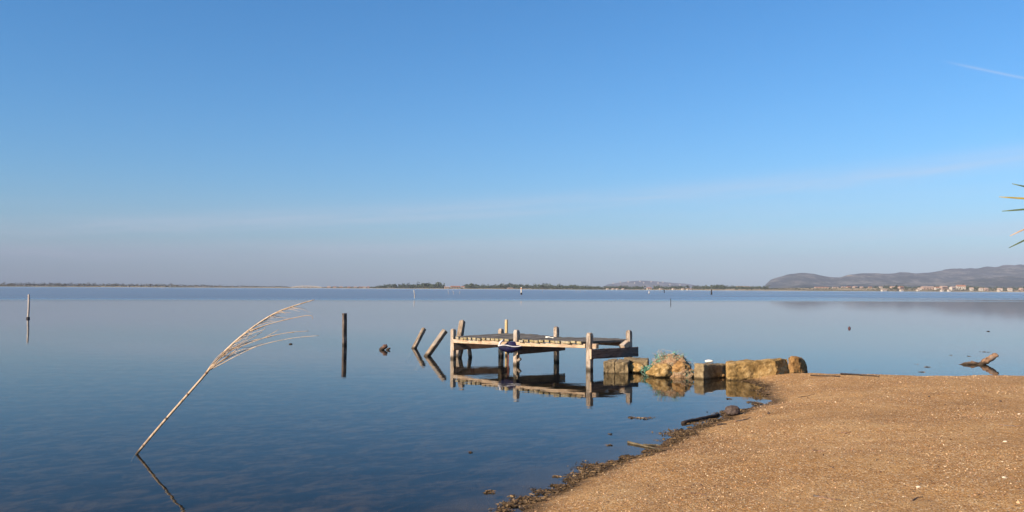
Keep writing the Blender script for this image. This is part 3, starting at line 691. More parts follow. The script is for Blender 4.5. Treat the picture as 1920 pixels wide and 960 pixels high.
# rope left on the deck
rc = lerp3(A, Bp, C, .66) + Wd * .32; V = []; F = []
pts = [Vector((cos(a) * (.05 + .008 * sin(3 * a)), sin(a) * .05, .010 + .012 * (a / 6.3))) for a in np.linspace(0, 10.5, 34)] + [Vector((.08, .03, .012)), Vector((.11, .05, .010)), Vector((.14, .0, .010)), Vector((.17, .03, .010))]
tube_geo(V, F, pts, .009, 6); ro = link('rope', mesh('rope', V, F), M['rope'], None, up(rc, .64), smooth=True)
ro.rotation_euler = (0, -math.atan2(HC - HA, (C - A).length), math.atan2(U.y, U.x))
tag(ro, 'coil of white rope lying on the jetty deck', 'rope')

# ------------------------------------------------------------------ posts in the water
def leaning(name, base_px, top_px, wx_, wy_, m, label, cat, dy=0.0, side=(1, -.3, 0), dig=.5, group=None, **kw):
    b = at(*base_px); ttop = atd(top_px[0], top_px[1], b.y + dy); d = (ttop - b).normalized()
    o = beam(name, b - d * dig, ttop, wx_, wy_, m, side=side, **kw); return tag(o, label, cat, group)
G1 = 'old posts left standing around the jetty'
leaning('mooring_post', (646, 647), (646, 587.5), .105, .125, M['darkpost'], 'single upright dark post standing alone in the water left of the jetty', 'post', side=(.65, -.76, 0), seed=71, jit=.006, nseg=10, group=G1)
leaning('leaning_post', (776.5, 653), (795, 616.5), .115, .115, M['oldpost'], 'shorter and farther of two slanting posts left of the jetty', 'post', dy=.35, side=(.8, -.55, .0), seed=72, nseg=7, group=G1)
leaning('leaning_post', (801, 667.5), (834.5, 620), .125, .125, M['oldpost'], 'longer slanting pale post nearest the left end of the jetty', 'post', dy=.25, side=(.8, -.55, .0), seed=73, nseg=8, group=G1)
leaning('leaning_post', (857, 667), (867, 601.5), .14, .14, M['oldpost'], 'tilted post rising behind the left corner of the jetty', 'post', dy=.5, side=(.8, -.5, .0), seed=74, top='round', nseg=8, group=G1)
def stub(px, py, px2, py2, label, s):
    b = at(px, py); q = atd(px2, py2, b.y); d = (q - b).normalized()
    tag(beam('broken_stake', b - d * .4, q, .085, .085, M['oldpost'], side=(.8, -.5, 0), seed=s, nseg=5, jit=.01, top='broken'), label, 'stake', G1)
stub(862, 671, 867, 650, 'slanting broken stake under the left end of the jetty deck', 75)
stub(882, 670, 879, 650, 'nearly upright broken stake under the jetty, second from the left corner', 76)
gb = at(949.5, 667)
tag(beam('stake', up(gb, -.5), atd(949.5, 599.5, gb.y), .07, .06, M['stake'], side=(.8, -.5, 0), seed=77, nseg=8, jit=.005), 'thin yellowish stake sticking up behind the jetty deck', 'stake')
# stump breaking the surface
sb = at(721, 656); so = empty('tree_stump', sb, 'brown sunken stump poking out of the water between the post and the jetty', 'stump')
V = []; F = []; tube_geo(V, F, spline([(-.22, 0, -.12), (-.10, 0, .0), (.0, 0, .085), (.075, .02, .115)], 4), [.03, .035, .045, .05, .056, .06, .062, .065, .066, .066, .06, .056, .045], 9)
for i, v in enumerate(V): V[i] = tuple(Vector(v) * (1 + .25 * mnoise.noise(Vector(v) * 14)))
link('trunk', mesh('trunk', V, F), M['stump'], so, smooth=True)
V = []; F = []; tube_geo(V, F, spline([(.03, -.02, -.06), (.10, -.02, .02), (.165, 0, .05)], 4), [.03, .034, .036, .036, .035, .033, .03, .028, .022], 7)
for i, v in enumerate(V): V[i] = tuple(Vector(v) * (1 + .2 * mnoise.noise(Vector(v) * 20)))
link('root', mesh('root', V, F), M['stump'], so, smooth=True)

def pole(px, yb, yt, rad, label, name='pole', mat='whitepole', lean=0.0, cat='pole', group=None, collar=False, sides=8):
    b = at(px, yb); tp_ = atd(px + lean, yt, b.y); ro_ = empty(name, b, label, cat, group) if collar else None
    pts = [b - (tp_ - b) * .4, b, b + (tp_ - b) * .5 + Vector((rad * .4, 0, 0)), tp_]
    o = tube('shaft' if collar else name, pts, [rad, rad, rad * .95, rad * .85], M[mat], ro_, sides=sides)
    if collar:
        tube('collar', [b + Vector((0, 0, -.12)), b + Vector((0, 0, -.03)), b + Vector((0, 0, .07)), b + Vector((0, 0, .10))], [rad * 1.3, rad * 1.7, rad * 1.6, rad * 1.05], M['dark'], ro_, sides=8); return ro_
    return tag(o, label, cat, group)
pole(52.5, 597.5, 552, .060, 'slim whitish pole with a dark waterline collar near the left edge', collar=True, lean=1.5)
G2 = 'white poles far out on the lake'
pole(777.5, 558.5, 544, .085, 'tallest thin white pole far out, above the leaning jetty posts', mat='farpole', lean=-1.5, group=G2)
for k, (px, yb, yt, ln, txt) in enumerate([(841, 551.5, 544, -1, 'left'), (851, 551.5, 545, -2, 'middle'), (862, 551, 545.5, 0, 'right')]):
    pole(px, yb, yt, .06, f'{txt} one of three faint white poles below the tan buildings', lean=ln, group=G2, mat='farpole')
for k, (px, yb, yt, txt) in enumerate([(1017, 548.5, 544, 'faint white pole just right of the white marker far out'), (1080, 548.5, 544, 'left of three close white poles far out right of the marker'), (1088, 549, 544, 'middle of three close white poles far out right of the marker'), (1096.5, 548.5, 544, 'right of three close white poles far out right of the marker')]):
    pole(px, yb, yt, .06, txt, group=G2, mat='farpole')
for k, (px, txt) in enumerate([(186, 'lone tiny white pole off the left shore'), (248, 'left of two tiny white poles off the left shore'), (306, 'right of two tiny white poles off the left shore')]):
    pole(px, 543.5, 540.5, .09, txt, group=G2, mat='farpole')
pole(1257.5, 567.5, 559.5, .045, 'thin dark stick standing in the calm water right of centre', name='stick_marker', mat='dark', cat='stick')
def marker(px, yb, yt, wpx, bands, label, name='channel_marker', cat='marker'):
    b = at(px, yb); D = b.y; h = (yb - yt) / FPX * D; r_ = wpx / 2 / FPX * D; o = empty(name, b, label, cat)
    for (z0, z1, s0, s1, mat_, pn) in bands:
        V = []; F = []; tube_geo(V, F, [(0, 0, z0 * h), (0, 0, (z0 * .8 + z1 * .2) * h), (0, 0, z1 * h)], [r_ * s0, r_ * s0, r_ * s1], 10)
        link(pn, mesh(pn, V, F), M[mat_], o)
    return o
marker(977.5, 552.5, 538.2, 2.8, [(-.3, .26, 1.25, 1.2, 'dark', 'base'), (.26, .72, .95, .9, 'white', 'shaft'), (.72, .88, .95, .95, 'orange', 'band'), (.88, 1.0, .9, .5, 'white', 'cap')], 'white and orange channel marker on a dark base in the middle distance')
marker(1217, 551.5, 545.5, 2.0, [(-.3, .2, 1.2, 1.1, 'dark', 'base'), (.2, 1.0, .9, .7, 'white', 'shaft')], 'small white marker in front of the lone orange roofed house')
marker(1334, 552.6, 542.2, 3.0, [(-.3, .35, 1.1, 1.0, 'dark', 'base'), (.35, .8, .95, .7, 'dark', 'shaft'), (.8, 1.0, .6, .35, 'dark', 'cap')], 'dark tapered beacon standing far out right of centre', 'beacon', 'beacon')
tb_ = marker(1245.5, 549.2, 543.2, 1.8, [(-.3, 1.0, 1.0, .8, 'dark', 'shaft')], 'dark far post with a short crossbar at its top', 'crossbar_post', 'post')
V = []; F = []; hh_ = 5.6 / FPX * tb_.location.y; tube_geo(V, F, [(-.75, 0, hh_), (-.2, 0, hh_ * .98), (.25, 0, hh_)], [.12, .2, .15], 6)
link('crossbar', mesh('crossbar', V, F), M['dark'], tb_)

def floater(px, py, wpx, hpx, mat_, name, label, cat, seed=0, amp=.15, group=None):
    b = at(px, py); s = b.y / FPX
    o = link(name, lump_mesh(name, wpx / 2 * s, wpx / 2 * s, hpx / 2 * s, amp, 3, 2, seed), M[mat_], None, b, smooth=True); return tag(o, label, cat, group)
floater(1592.5, 616, 5, 8, 'redfloat', 'float', 'small dark oval net float alone on calm water right of centre', 'float', 1, .05)
floater(545, 645.5, 7, 4, 'stump', 'floating_wood', 'tiny dark chunk of wood adrift right of the reed plume', 'wood', 2)
floater(1853, 621.5, 6, 2.4, 'dark', 'floating_wood', 'tiny flat dark chip adrift above the driftwood', 'wood', 3)

# ------------------------------------------------------------------ stones at the jetty root
def px3(px, py, d): return atd(px, py, d)
def blk(pts_bottom, ztop, zb=-.25):            # corners from plan points; ztop may differ per corner
    zt = ztop if isinstance(ztop, (list, tuple)) else [ztop] * 4
    return [Vector((x, y, zb)) for x, y in pts_bottom] + [Vector((x, y, z)) for (x, y), z in zip(pts_bottom, zt)]
GS = 'stones at the root of the jetty'
l0 = at(1131, 700); l1 = at(1178, 700.5)
lm = l0.lerp(l1, .46)
stone('stone_block', blk([(l0.x, l0.y), (lm.x - .002, lm.y + .012), (lm.x + .15, lm.y + .68), (l0.x + .20, l0.y + .75)], [.24, .25, .255, .245]), M['concrete'], 'left half of the flat cracked block under the right end of the jetty', 'stone', GS, bev=.010, cuts=5, amp=.016, fs=7, seed=1)
stone('stone_block', blk([(lm.x + .002, lm.y), (l1.x, l1.y), (l1.x + .12, l1.y + .55), (lm.x + .17, lm.y + .66)], [.25, .243, .25, .25]), M['concrete'], 'right half of the flat cracked block, next to the low boulder', 'stone', GS, bev=.010, cuts=5, amp=.016, fs=7, seed=11)
stone('stone_slab', blk([(l1.x - .01, l1.y + .62), (l1.x + .50, l1.y + .50), (l1.x + .62, l1.y + 1.1), (l1.x + .05, l1.y + 1.1)], [.25, .245, .25, .25]), M['concrete'], 'flat slab lying behind the rubble, between block and net', 'stone', GS, bev=.02, cuts=4, amp=.012, fs=5, seed=2)
def boulder(px, py, wpx, hpx, depth, m, label, seed, amp=.28, dz=0, sub=5, name='boulder'):
    b = at(px, py); s = b.y / FPX; o = link(name, lump_mesh(name, wpx / 2 * s, depth / 2, hpx * s * .62, amp, sub, 1.4, seed), M[m], None, b + Vector((0, depth * .45, hpx * s * .36 + dz)), smooth=True)
    return tag(o, label, 'stone', GS)
boulder(1196, 699.5, 35, 18, .40, 'stone', 'low knobbly boulder between the flat block and the net', 3)
boulder(1241, 708, 46, 25, .34, 'stone', 'pale yellow boulder under the left side of the fishing net', 4)
boulder(1277, 708, 46, 29, .50, 'orangestone', 'orange tinted boulder under the right side of the fishing net', 5)
k0 = at(1319.5, 711.5); k1 = at(1299.5, 709.5); k2 = at(1363, 706)
ex = (Vector((k2.x, k2.y, 0)) - Vector((k0.x, k0.y, 0)))
stone('stone_block', blk([(k0.x, k0.y), (k0.x + ex.x * 1.15, k0.y + ex.y * 1.15), (k1.x + ex.x * 1.15, k1.y + ex.y * 1.15 + .15), (k1.x, k1.y)], [.30, .235, .24, .31]), M['concrete'], 'squared stone block right of the net, its right side in shade', 'stone', GS, bev=.026, cuts=5, amp=.022, fs=6, seed=6)
boulder(1351, 708, 20, 8, .16, 'orangestone', 'small pinkish cobble lying before the shaded block', 7, name='cobble')
wf = at(1327, 708); s_ = .0107
tag(link('foam_float', lump_mesh('foam_float', .09, .06, .034, .12, 3, 2, 8), M['foamwhite'], None, Vector((wf.x + .09, wf.y + .26, .31)), smooth=True), 'small white lump lying on top of the squared block', 'float')
q0 = at(1363, 713.5); q1 = Vector((q0.x + 1.03, q0.y + .12, 0)); q2 = Vector((q0.x + 1.43, q0.y + .50, 0)); q3 = Vector((q0.x + .12, q0.y + .62, 0))
cb = [Vector((q0.x, q0.y, -.1)), Vector((q1.x - .02, q1.y + .02, .07)), Vector((q2.x, q2.y, .10)), Vector((q3.x, q3.y, -.1)),
      Vector((q0.x + .015, q0.y + .04, .325)), Vector((q1.x, q1.y + .04, .405)), Vector((q2.x - .07, q2.y, .415)), Vector((q3.x, q3.y, .34))]
stone('stone_block', cb, M['stone'], 'largest block, long ochre stone tilted on the sand tip', 'stone', GS, bev=.030, cuts=7, amp=.024, fs=6.5, seed=9)
r0 = at(1482, 703); r0 = Vector((r0.x + .085, r0.y + .22, 0))
stone('boulder', [Vector((r0.x, r0.y, -.1)), Vector((r0.x + .33, r0.y + .02, -.1)), Vector((r0.x + .56, r0.y + .42, -.1)), Vector((r0.x + .05, r0.y + .45, -.1)),
      Vector((r0.x + .0, r0.y + .03, .385)), Vector((r0.x + .22, r0.y + .07, .375)), Vector((r0.x + .46, r0.y + .42, .27)), Vector((r0.x + .05, r0.y + .45, .36))], M['orangestone'], 'rounded orange brown boulder against the right end of the largest block', 'stone', GS, bev=.06, cuts=5, amp=.035, fs=4, seed=10)

# tangled fishing net over the boulders
nb_ = at(1257, 707); nb_ = Vector((nb_.x, nb_.y + .22, 0)); net = empty('fishing_net', nb_, 'tangled green and beige fishing net heaped over the boulders', 'net')
m, t = newmat('net_mesh'); M['net'] = m
tc = t.n('ShaderNodeTexCoord').outputs['Object']
a_ = t.noise(tc, 5.0, 4, .6, .6).outputs[0]; b_ = t.noise(tc, 40.0, 5, .7).outputs[0]
c = t.ramp(a_, [(.36, (.34, .20, .095)), (.47, (.42, .25, .14)), (.54, (.36, .26, .16)), (.60, (.12, .22, .15)), (.68, (.07, .21, .15))])
c = t.mix(t.rng(b_, .35, .6), t.mix(.7, c, (.08, .06, .04)), c)
finish(t, c, .95, b_, 1.0, .04, .1)
def drape(name, cx, cy, rx, ry, h, seed, amp, z0=0.0):
    bm = bmesh.new(); bmesh.ops.create_icosphere(bm, subdivisions=5, radius=1)
    for v in bm.verts:
        p = v.co.copy(); d = 1 + amp * mnoise.fractal(p * 3 + Vector((seed, seed * 2, 0)), .9, 2.2, 5)
        v.co = Vector((cx + p.x * rx * d, cy + p.y * ry * d, z0 + max(p.z * h * d, -.05)))
    return bm_mesh(name, bm)
link('heap', drape('heap', .06, .04, .43, .29, .43, 3, .20), M['net'], net, smooth=True)
link('heap', drape('heap', .225, -.19, .27, .17, .23, 6, .25), M['net'], net, smooth=True)
link('heap', drape('heap', -.33, -.08, .12, .12, .16, 9, .25), M['net'], net, smooth=True)
def strands(n, seed, rad, spread, zmul, mat_, name, cxs=0.0):
    rs = np.random.default_rng(seed); V = []; F = []
    for _ in range(n):
        a = rs.uniform(0, 2 * pi); q = rs.uniform(.1, 1) ** .6
        x = .06 + cxs + cos(a) * .42 * q; y = .12 + sin(a) * .26 * q; z = .38 * sqrt(max(.02, 1 - q * q)) * zmul + .02
        p = np.array((x, y, z)); d = rs.normal(size=3) * .022; pts = []
        for k in range(7):
            pts.append(Vector(p)); d = d * .4 + rs.normal(size=3) * .021 * spread; d[2] -= .003; p = p + d; p[2] = max(p[2], .01)
        tube_geo(V, F, pts, rad, 3, False)
    o = link(name, mesh(name, V, F), mat_, net); o['kind'] = 'stuff'
M['netgreen'] = island('green_net_twine', [(0, (.07, .24, .17)), (.4, (.11, .28, .20)), (.7, (.045, .16, .11)), (.85, (.2, .28, .21))], .8)
M['netbeige'] = island('beige_net_twine', [(0, (.36, .26, .17)), (.3, (.31, .18, .12)), (.6, (.40, .32, .24)), (.85, (.21, .16, .10))], .8)
strands(300, 1, .0050, 1.0, 1.0, M['netgreen'], 'green_twine'); strands(480, 2, .0028, 1.15, 1.03, M['netbeige'], 'beige_twine')
strands(160, 3, .0050, .8, .5, M['netgreen'], 'green_twine', -.22)

# ------------------------------------------------------------------ driftwood log in the water, right
db = at(1835, 683.5); dw = empty('driftwood', db, 'forked orange brown driftwood log half sunk off the right beach', 'driftwood')
def rough_tube(name, pts, rad, parent, m, sides=10, amp=.22, fs=11, sub=5):
    P_ = spline(pts, sub); rr = list(np.interp(np.linspace(0, 1, len(P_)), np.linspace(0, 1, len(rad)), rad)); V = []; F = []; tube_geo(V, F, P_, rr, sides)
    cen = [P_[min(i // sides, len(P_) - 1)] for i in range(len(V))]
    for i, v in enumerate(V):
        d = Vector(v) - cen[i]; V[i] = tuple(cen[i] + d * (1 + amp * 2 * mnoise.noise(Vector(v) * fs) + amp * mnoise.noise(Vector(v) * fs * 3)))
    base = parent.location if parent else None
    return link(name, mesh(name, V, F), m, parent, smooth=True)
rough_tube('trunk', [(-.20, 0, -.07), (.0, -.02, -.02), (.14, 0, .06), (.30, .02, .145), (.46, .05, .235)], [.03, .065, .075, .07, .062], dw, M['drift'])
rough_tube('branch', [(.06, 0, -.02), (-.14, 0, .025), (-.30, -.01, .015), (-.48, -.01, -.01)], [.06, .045, .045, .015], dw, M['drift'])
rough_tube('knot', [(-.17, 0, .02), (-.145, 0, .085)], [.04, .025], dw, M['drift'])

# ------------------------------------------------------------------ reed leaning out of the water
rb = at(258, 851.5); reed = empty('reed', rb, 'dry pale reed with feathery head leaning right out of the water', 'reed')
def rp_(u, v, dy=0.0): return atd(230 + u / 2.285, 540 + v / 2.285, rb.y + dy) - rb
stem = [(60, 711), (170, 580), (280, 455), (350, 375), (400, 315), (470, 240), (570, 160), (660, 105), (740, 75), (822, 50)]
pts = spline([Vector(rp_(40, 745, 0)) - Vector((0, 0, .0))] + [rp_(u, v, .02 * i) for i, (u, v) in enumerate(stem)], 6)
rad = list(np.interp(np.linspace(0, 1, len(pts)), [0, .3, .55, .8, 1], [.0145, .0135, .012, .0085, .0045]))
V = []; F = []; tube_geo(V, F, pts, rad, 7); link('stem', mesh('stem', V, F), M['reed'], reed, smooth=True)
for (u, v) in [(92, 668), (180, 570), (283, 452), (352, 372), (430, 283)]:
    i = min(range(len(pts)), key=lambda k: (pts[k] - rp_(u, v)).length); p = pts[i]; d = (pts[min(i + 1, len(pts) - 1)] - pts[i - 1]).normalized()
    V = []; F = []; tube_geo(V, F, [p - d * .012, p, p + d * .012], [.013, .018, .013], 7); link('node', mesh('node', V, F), M['twig'], reed, smooth=True)
br_ = [[(545, 185), (610, 160), (690, 138), (745, 126), (790, 118), (811, 121), (815, 135)],
       [(420, 300), (470, 265), (540, 238), (630, 207), (720, 190), (798, 184)],
       [(400, 330), (440, 305), (480, 285), (560, 255), (640, 232), (740, 213), (840, 204)],
       [(395, 322), (450, 275), (520, 238), (600, 215), (640, 195), (668, 178)],
       [(430, 280), (490, 225), (540, 190), (605, 166)], [(450, 270), (520, 232), (565, 208), (598, 188)],
       [(360, 365), (400, 320), (450, 262), (500, 215), (560, 172)], [(372, 352), (430, 322), (470, 300), (530, 270), (585, 245)],
       [(350, 376), (378, 346), (410, 322), (436, 308)], [(380, 345), (420, 296), (470, 250), (520, 226), (560, 180)],
       [(400, 325), (440, 300), (452, 306)], [(392, 318), (460, 250), (530, 205), (600, 180), (612, 168)], [(385, 340), (450, 292), (540, 232), (620, 212), (680, 196), (735, 190)],
       [(345, 380), (372, 340), (402, 300), (430, 272)], [(390, 338), (470, 282), (520, 262), (600, 236)]]
for k, b in enumerate(br_):
    dy = random.uniform(-.08, .08); P_ = spline([rp_(u, v, .08 + dy * i / 3) for i, (u, v) in enumerate(b)], 5)
    r0_ = random.uniform(.0042, .0064); V = []; F = []; tube_geo(V, F, P_, list(np.linspace(r0_, .0024, len(P_))), 5)
    link('leaf', mesh('leaf', V, F), M['reed'], reed, smooth=True)

V = []; F = []; rf = random.Random(5)
for k in range(48):                             # frayed fibres of the dead head
    q = rf.random() ** 1.3; i0 = int(len(pts) * (.50 + .34 * q)); p = pts[i0]; d = (pts[min(i0 + 2, len(pts) - 1)] - pts[i0 - 2]).normalized()
    L = rf.uniform(.05, .26); bend = Vector((rf.uniform(-.1, .5), rf.uniform(-.5, .5), rf.uniform(-.75, -.05)))
    tube_geo(V, F, [p, p + (d + bend * .25) * L * .4, p + (d + bend * .7) * L * .75, p + (d + bend * 1.0) * L], [.0030, .0026, .002, .001], 3, False)
fb = link('fibre', mesh('fibre', V, F), M['reed'], reed); fb['kind'] = 'stuff'

# ------------------------------------------------------------------ things lying on the beach
def twig(pts_px, r0, r1, m, name, label, cat, lift=.4, group=None, water_=False, bow=0.0):
    P_ = [(at(x, y, .01) if water_ else on_sand(x, y) + Vector((0, 0, r0 * lift))) for x, y in pts_px]
    sp_ = spline(P_, 5); b = P_[0].copy(); V = []; F = []
    tube_geo(V, F, [q - b + Vector((random.uniform(-1, 1), random.uniform(-1, 1), bow * sin(pi * i / (len(sp_) - 1)) / max(r0, .001) + random.uniform(-.4, .4))) * r0 * .35 for i, q in enumerate(sp_)], list(np.linspace(r0, r1, len(sp_))), 6)
    return tag(link(name, mesh(name, V, F), m, None, b, smooth=True), label, cat, group)
twig([(1279, 793), (1312, 785.5), (1347, 778)], .026, .024, M['stick'], 'stick', 'thick black wet stick floating at the edge of the sand', 'stick', water_=True)
twig([(1378, 791), (1395, 788), (1408, 784.5)], .012, .004, M['twig'], 'twig', 'thin reddish twig on wet sand right of the black stick', 'twig')
twig([(1345, 798), (1362, 796)], .017, .012, M['stick'], 'stick', 'short black stick lying below the end of the black floating stick', 'stick')
twig([(1295, 925), (1310, 926.5), (1325, 929)], .008, .004, M['twig'], 'twig', 'short dark twig on sand near the bottom centre', 'twig')
twig([(1526, 931), (1548, 935), (1580, 940)], .010, .006, M['twig'], 'twig', 'dark brown twig on sand at the bottom of the beach', 'twig')
twig([(1874, 797), (1895, 799), (1914, 799)], .008, .003, M['twig'], 'twig', 'straight thin twig on sand at the right edge', 'twig')
twig([(1497, 745.5), (1513, 743), (1528, 739)], .009, .003, M['twig'], 'twig', 'fine slanting twig on sand in front of the boulders', 'twig')
twig([(1577, 812), (1586, 812), (1595, 811)], .010, .006, M['twig'], 'twig', 'stubby twig in the middle of the beach', 'twig')
twig([(1710, 940), (1720, 934), (1730, 932)], .007, .003, M['twig'], 'twig', 'small bent twig at the bottom right of the beach', 'twig')
twig([(1524, 846), (1536, 846), (1548, 847)], .009, .004, M['twig'], 'twig', 'small reddish twig on sand below the stubby one', 'twig')
G3 = 'dead reed stems in the shallows'
twig([(1178, 829), (1205, 835), (1243, 844)], .016, .008, M['deadreed'], 'dead_reed', 'lower of two dead reed stems crossing at the water edge', 'reed stem', group=G3, water_=True)
twig([(1206, 834), (1230, 834.5), (1252, 837)], .012, .007, M['deadreed'], 'dead_reed', 'upper of two dead reed stems crossing at the water edge', 'reed stem', group=G3, water_=True)
twig([(1577, 703), (1608, 704.5), (1648, 708)], .018, .008, M['stick'], 'stick', 'long dark stick along the far edge of the sand', 'stick', lift=1.2)
twig([(1520, 705), (1548, 706), (1575, 706.5)], .012, .010, M['stick'], 'stick', 'flat dark stick on the far sand edge beside the boulders', 'stick', lift=1.0)
pb = on_sand(1373, 778.5)
tag(link('stone', lump_mesh('stone', .105, .10, .085, .2, 4, 1.6, 12), M['pebble'], None, pb + Vector((0, 0, .055)), smooth=True), 'round dark stone among weed at the water edge', 'stone')
G4 = 'pebbles lying on the sand'
for k, (px, py, s, txt) in enumerate([(1441, 776, .022, 'small dark pebble on bare sand right of the round stone'), (1406, 785, .016, 'tiny dark pebble beside the reddish twig'), (1876, 753, .018, 'small dark pebble near the right end of the upper beach'), (1742, 744, .016, 'dark pebble on the upper middle of the beach')]):
    p = on_sand(px, py); tag(link('pebble', lump_mesh('pebble', s, s, s * .7, .2, 2, 2, 30 + k), M['pebble'], None, p + Vector((0, 0, s * .3)), smooth=True), txt, 'pebble', G4)
for k, (px, py, s, txt) in enumerate([(1911, 777, .020, 'white shell near the right edge of the upper beach'), (1885, 829, .022, 'white shell on the right part of the beach, midway down'), (1883, 896, .018, 'white shell low on the right of the beach'), (1722, 914, .020, 'white shell near the bottom middle of the beach')]):
    p = on_sand(px, py); tag(link('shell', lump_mesh('shell', s, s * .7, s * .45, .2, 2, 2, 40 + k), M['shellwhite'], None, p + Vector((0, 0, s * .2)), smooth=True), txt, 'shell', 'larger white shells on the sand')

# shell grit: uncountable flakes
def sample_ground(x, y):
    i = np.clip(np.searchsorted(gx, x) - 1, 0, nx - 2); j = np.clip(np.searchsorted(gy, y) - 1, 0, ny - 2)
    u = (x - gx[i]) / (gx[i + 1] - gx[i]); v = (y - gy[j]) / (gy[j + 1] - gy[j])
    return GZ[j, i] * (1 - u) * (1 - v) + GZ[j, i + 1] * u * (1 - v) + GZ[j + 1, i] * (1 - u) * v + GZ[j + 1, i + 1] * u * v
def flakes(name, n, xr, yr, smin, smax, mat_, seed, thr):
    rs = np.random.default_rng(seed); x = rs.uniform(*xr, n); y = rs.uniform(*yr, n)
    keep = (sdf(x, y) > .12) & (np.abs(x) < .62 * y + 1.0); x, y = x[keep], y[keep]
    dn = np.array([mnoise.fractal(Vector((a * .9 + seed, b * .9, 3.3)), 1, 2, 3) for a, b in zip(x, y)])
    keep = dn + rs.uniform(-.5, .5, len(x)) > thr; x, y = x[keep], y[keep]; z = sample_ground(x, y); n = len(x)
    s = smin * (smax / smin) ** (rs.uniform(0, 1, n) ** 2.2)
    u = rs.normal(size=(n, 3)) * np.array([1, 1, .45]); u /= np.linalg.norm(u, axis=1)[:, None]
    q = rs.normal(size=(n, 3)) * np.array([1, 1, .45]); v = q - u * (u * q).sum(1)[:, None]; v /= np.linalg.norm(v, axis=1)[:, None]
    nn = np.cross(u, v); nn[nn[:, 2] < 0] *= -1
    c = np.stack([x, y, z + s * .30], 1); s = s[:, None]; r_ = rs.uniform(.6, 1.1, (n, 4, 1))
    V = np.stack([c - u * s * r_[:, 0], c + v * s * .7 * r_[:, 1], c + u * s * r_[:, 2], c - v * s * .7 * r_[:, 3], c + nn * s * .35], 1).reshape(-1, 3)
    b = np.arange(n)[:, None] * 5; F = np.concatenate([b + np.array([[0, 3, 4]]), b + np.array([[3, 2, 4]]), b + np.array([[2, 1, 4]]), b + np.array([[1, 0, 4]])], 0)
    return link(name, fast_mesh(name, V, F), mat_)
tag(flakes('shell_grit', 120000, (-1, 9), (4.2, 10.5), .003, .0105, M['shell'], 5, -.12), 'shell fragments strewn over the near sand', 'shell grit', kind='stuff')
tag(flakes('shell_grit', 80000, (1, 13.5), (10, 18), .0045, .0125, M['shell'], 6, .05), 'shell fragments strewn over the sand toward the point', 'shell grit', kind='stuff')

tag(flakes('shell_grit', 5200, (-1, 13), (4.2, 18), .007, .021, M['shell'], 9, -.05), 'larger broken shells and dark chips dotted over the sand', 'shell grit', kind='stuff')
# seaweed wrack along the water line
def weed(name, patches, n_per, mat_, seed, label, zlift=.004, thick=.014, fringe=0):
    rs = np.random.default_rng(seed); V = []; F = []
    def blade(x, y, lift):
        z = max(gz(x, y), 0) + zlift + lift; L = rs.uniform(.006, .030); wd = rs.uniform(.0025, .007)
        th = rs.uniform(0, 2 * pi); d = np.array((cos(th), sin(th), rs.normal() * .15)); s = np.array((-sin(th), cos(th), rs.normal() * .5)) * wd
        p = np.array((x, y, z)); i = len(V); k = np.array((0, 0, rs.uniform(-.002, .010)))
        V.extend([p - d * L - s, p - d * L + s, p + s + k, p - s + k, p + d * L + s * .5, p + d * L - s * .5]); F.extend([(i, i + 1, i + 2, i + 3), (i + 3, i + 2, i + 4, i + 5)])
    for (px, py, rx, ry, dens) in patches:
        c = at(px, py); sx_ = rx * c.y / FPX; sy_ = abs(at(px, py - ry).y - c.y)
        for _ in range(int(n_per * dens)):
            a = rs.uniform(0, 2 * pi); q = rs.uniform(0, 1) ** .6; x = c.x + cos(a) * q * sx_; y = c.y + sin(a) * q * sy_
            if mnoise.fractal(Vector((x * 7 + seed, y * 12, 1)), 1, 2, 3) < -.25 + .45 * q: continue
            blade(x, y, rs.uniform(0, thick) * (1 - q))
    if fringe:
        pts = [at(*p) for p in SHORE_PX]
        for k_, (a_, b_) in enumerate(zip(pts[:-1], pts[1:])):
            L_ = (b_ - a_).length; nrm = Vector((-(b_ - a_).y, (b_ - a_).x, 0)).normalized()
            if sdf(*((a_ + b_) / 2 + nrm * .1)[:2]) > 0: nrm = -nrm          # towards the water
            for _ in range(int(L_ * fringe * (1 if k_ < 9 else .55 if k_ < 12 else .22))):
                p = a_.lerp(b_, rs.uniform(0, 1)); n1 = mnoise.fractal(Vector((p.x * 1.6, p.y * 1.6, 4)), 1, 2, 4)
                o_ = rs.normal() * (.04 + .07 * max(0, .4 + n1)) + .01 + .12 * max(0, n1); q = p + nrm * o_
                if mnoise.fractal(Vector((q.x * 5, q.y * 5, 9)), 1, 2, 4) * .8 + n1 * 1.1 < rs.uniform(.0, .5): continue
                blade(q.x, q.y, rs.uniform(0, thick) * exp(-abs(o_) * 8))
    o = link(name, fast_mesh(name, np.array(V), np.array(F)), mat_); return tag(o, label, 'seaweed', kind='stuff')
weed('seaweed', [(1003, 938, 34, 8, 1), (975, 948, 30, 9, .8), (1056, 914, 30, 6, 1), (1106, 891, 30, 5.5, 1), (1080, 902, 24, 5, .7), (1131, 875, 24, 4, .8), (1160, 868, 22, 4, .7), (1193, 859, 32, 5.5, 1), (1225, 848, 22, 4, .6), (1250, 838, 14, 3, .4),
     (1272, 827, 18, 3.2, .8), (1287, 814, 22, 4, 1), (1315, 803, 24, 4, 1), (1350, 789, 26, 3, .8), (1363, 774, 17, 4, .9), (1392, 771, 20, 4, .8), (1417, 757, 14, 4, .5), (1434, 741, 9, 5, .5), (1428, 722, 10, 4, .4)], 900, M['weed'], 21, 'brown seaweed wrack heaped along the water line of the beach', fringe=1500)
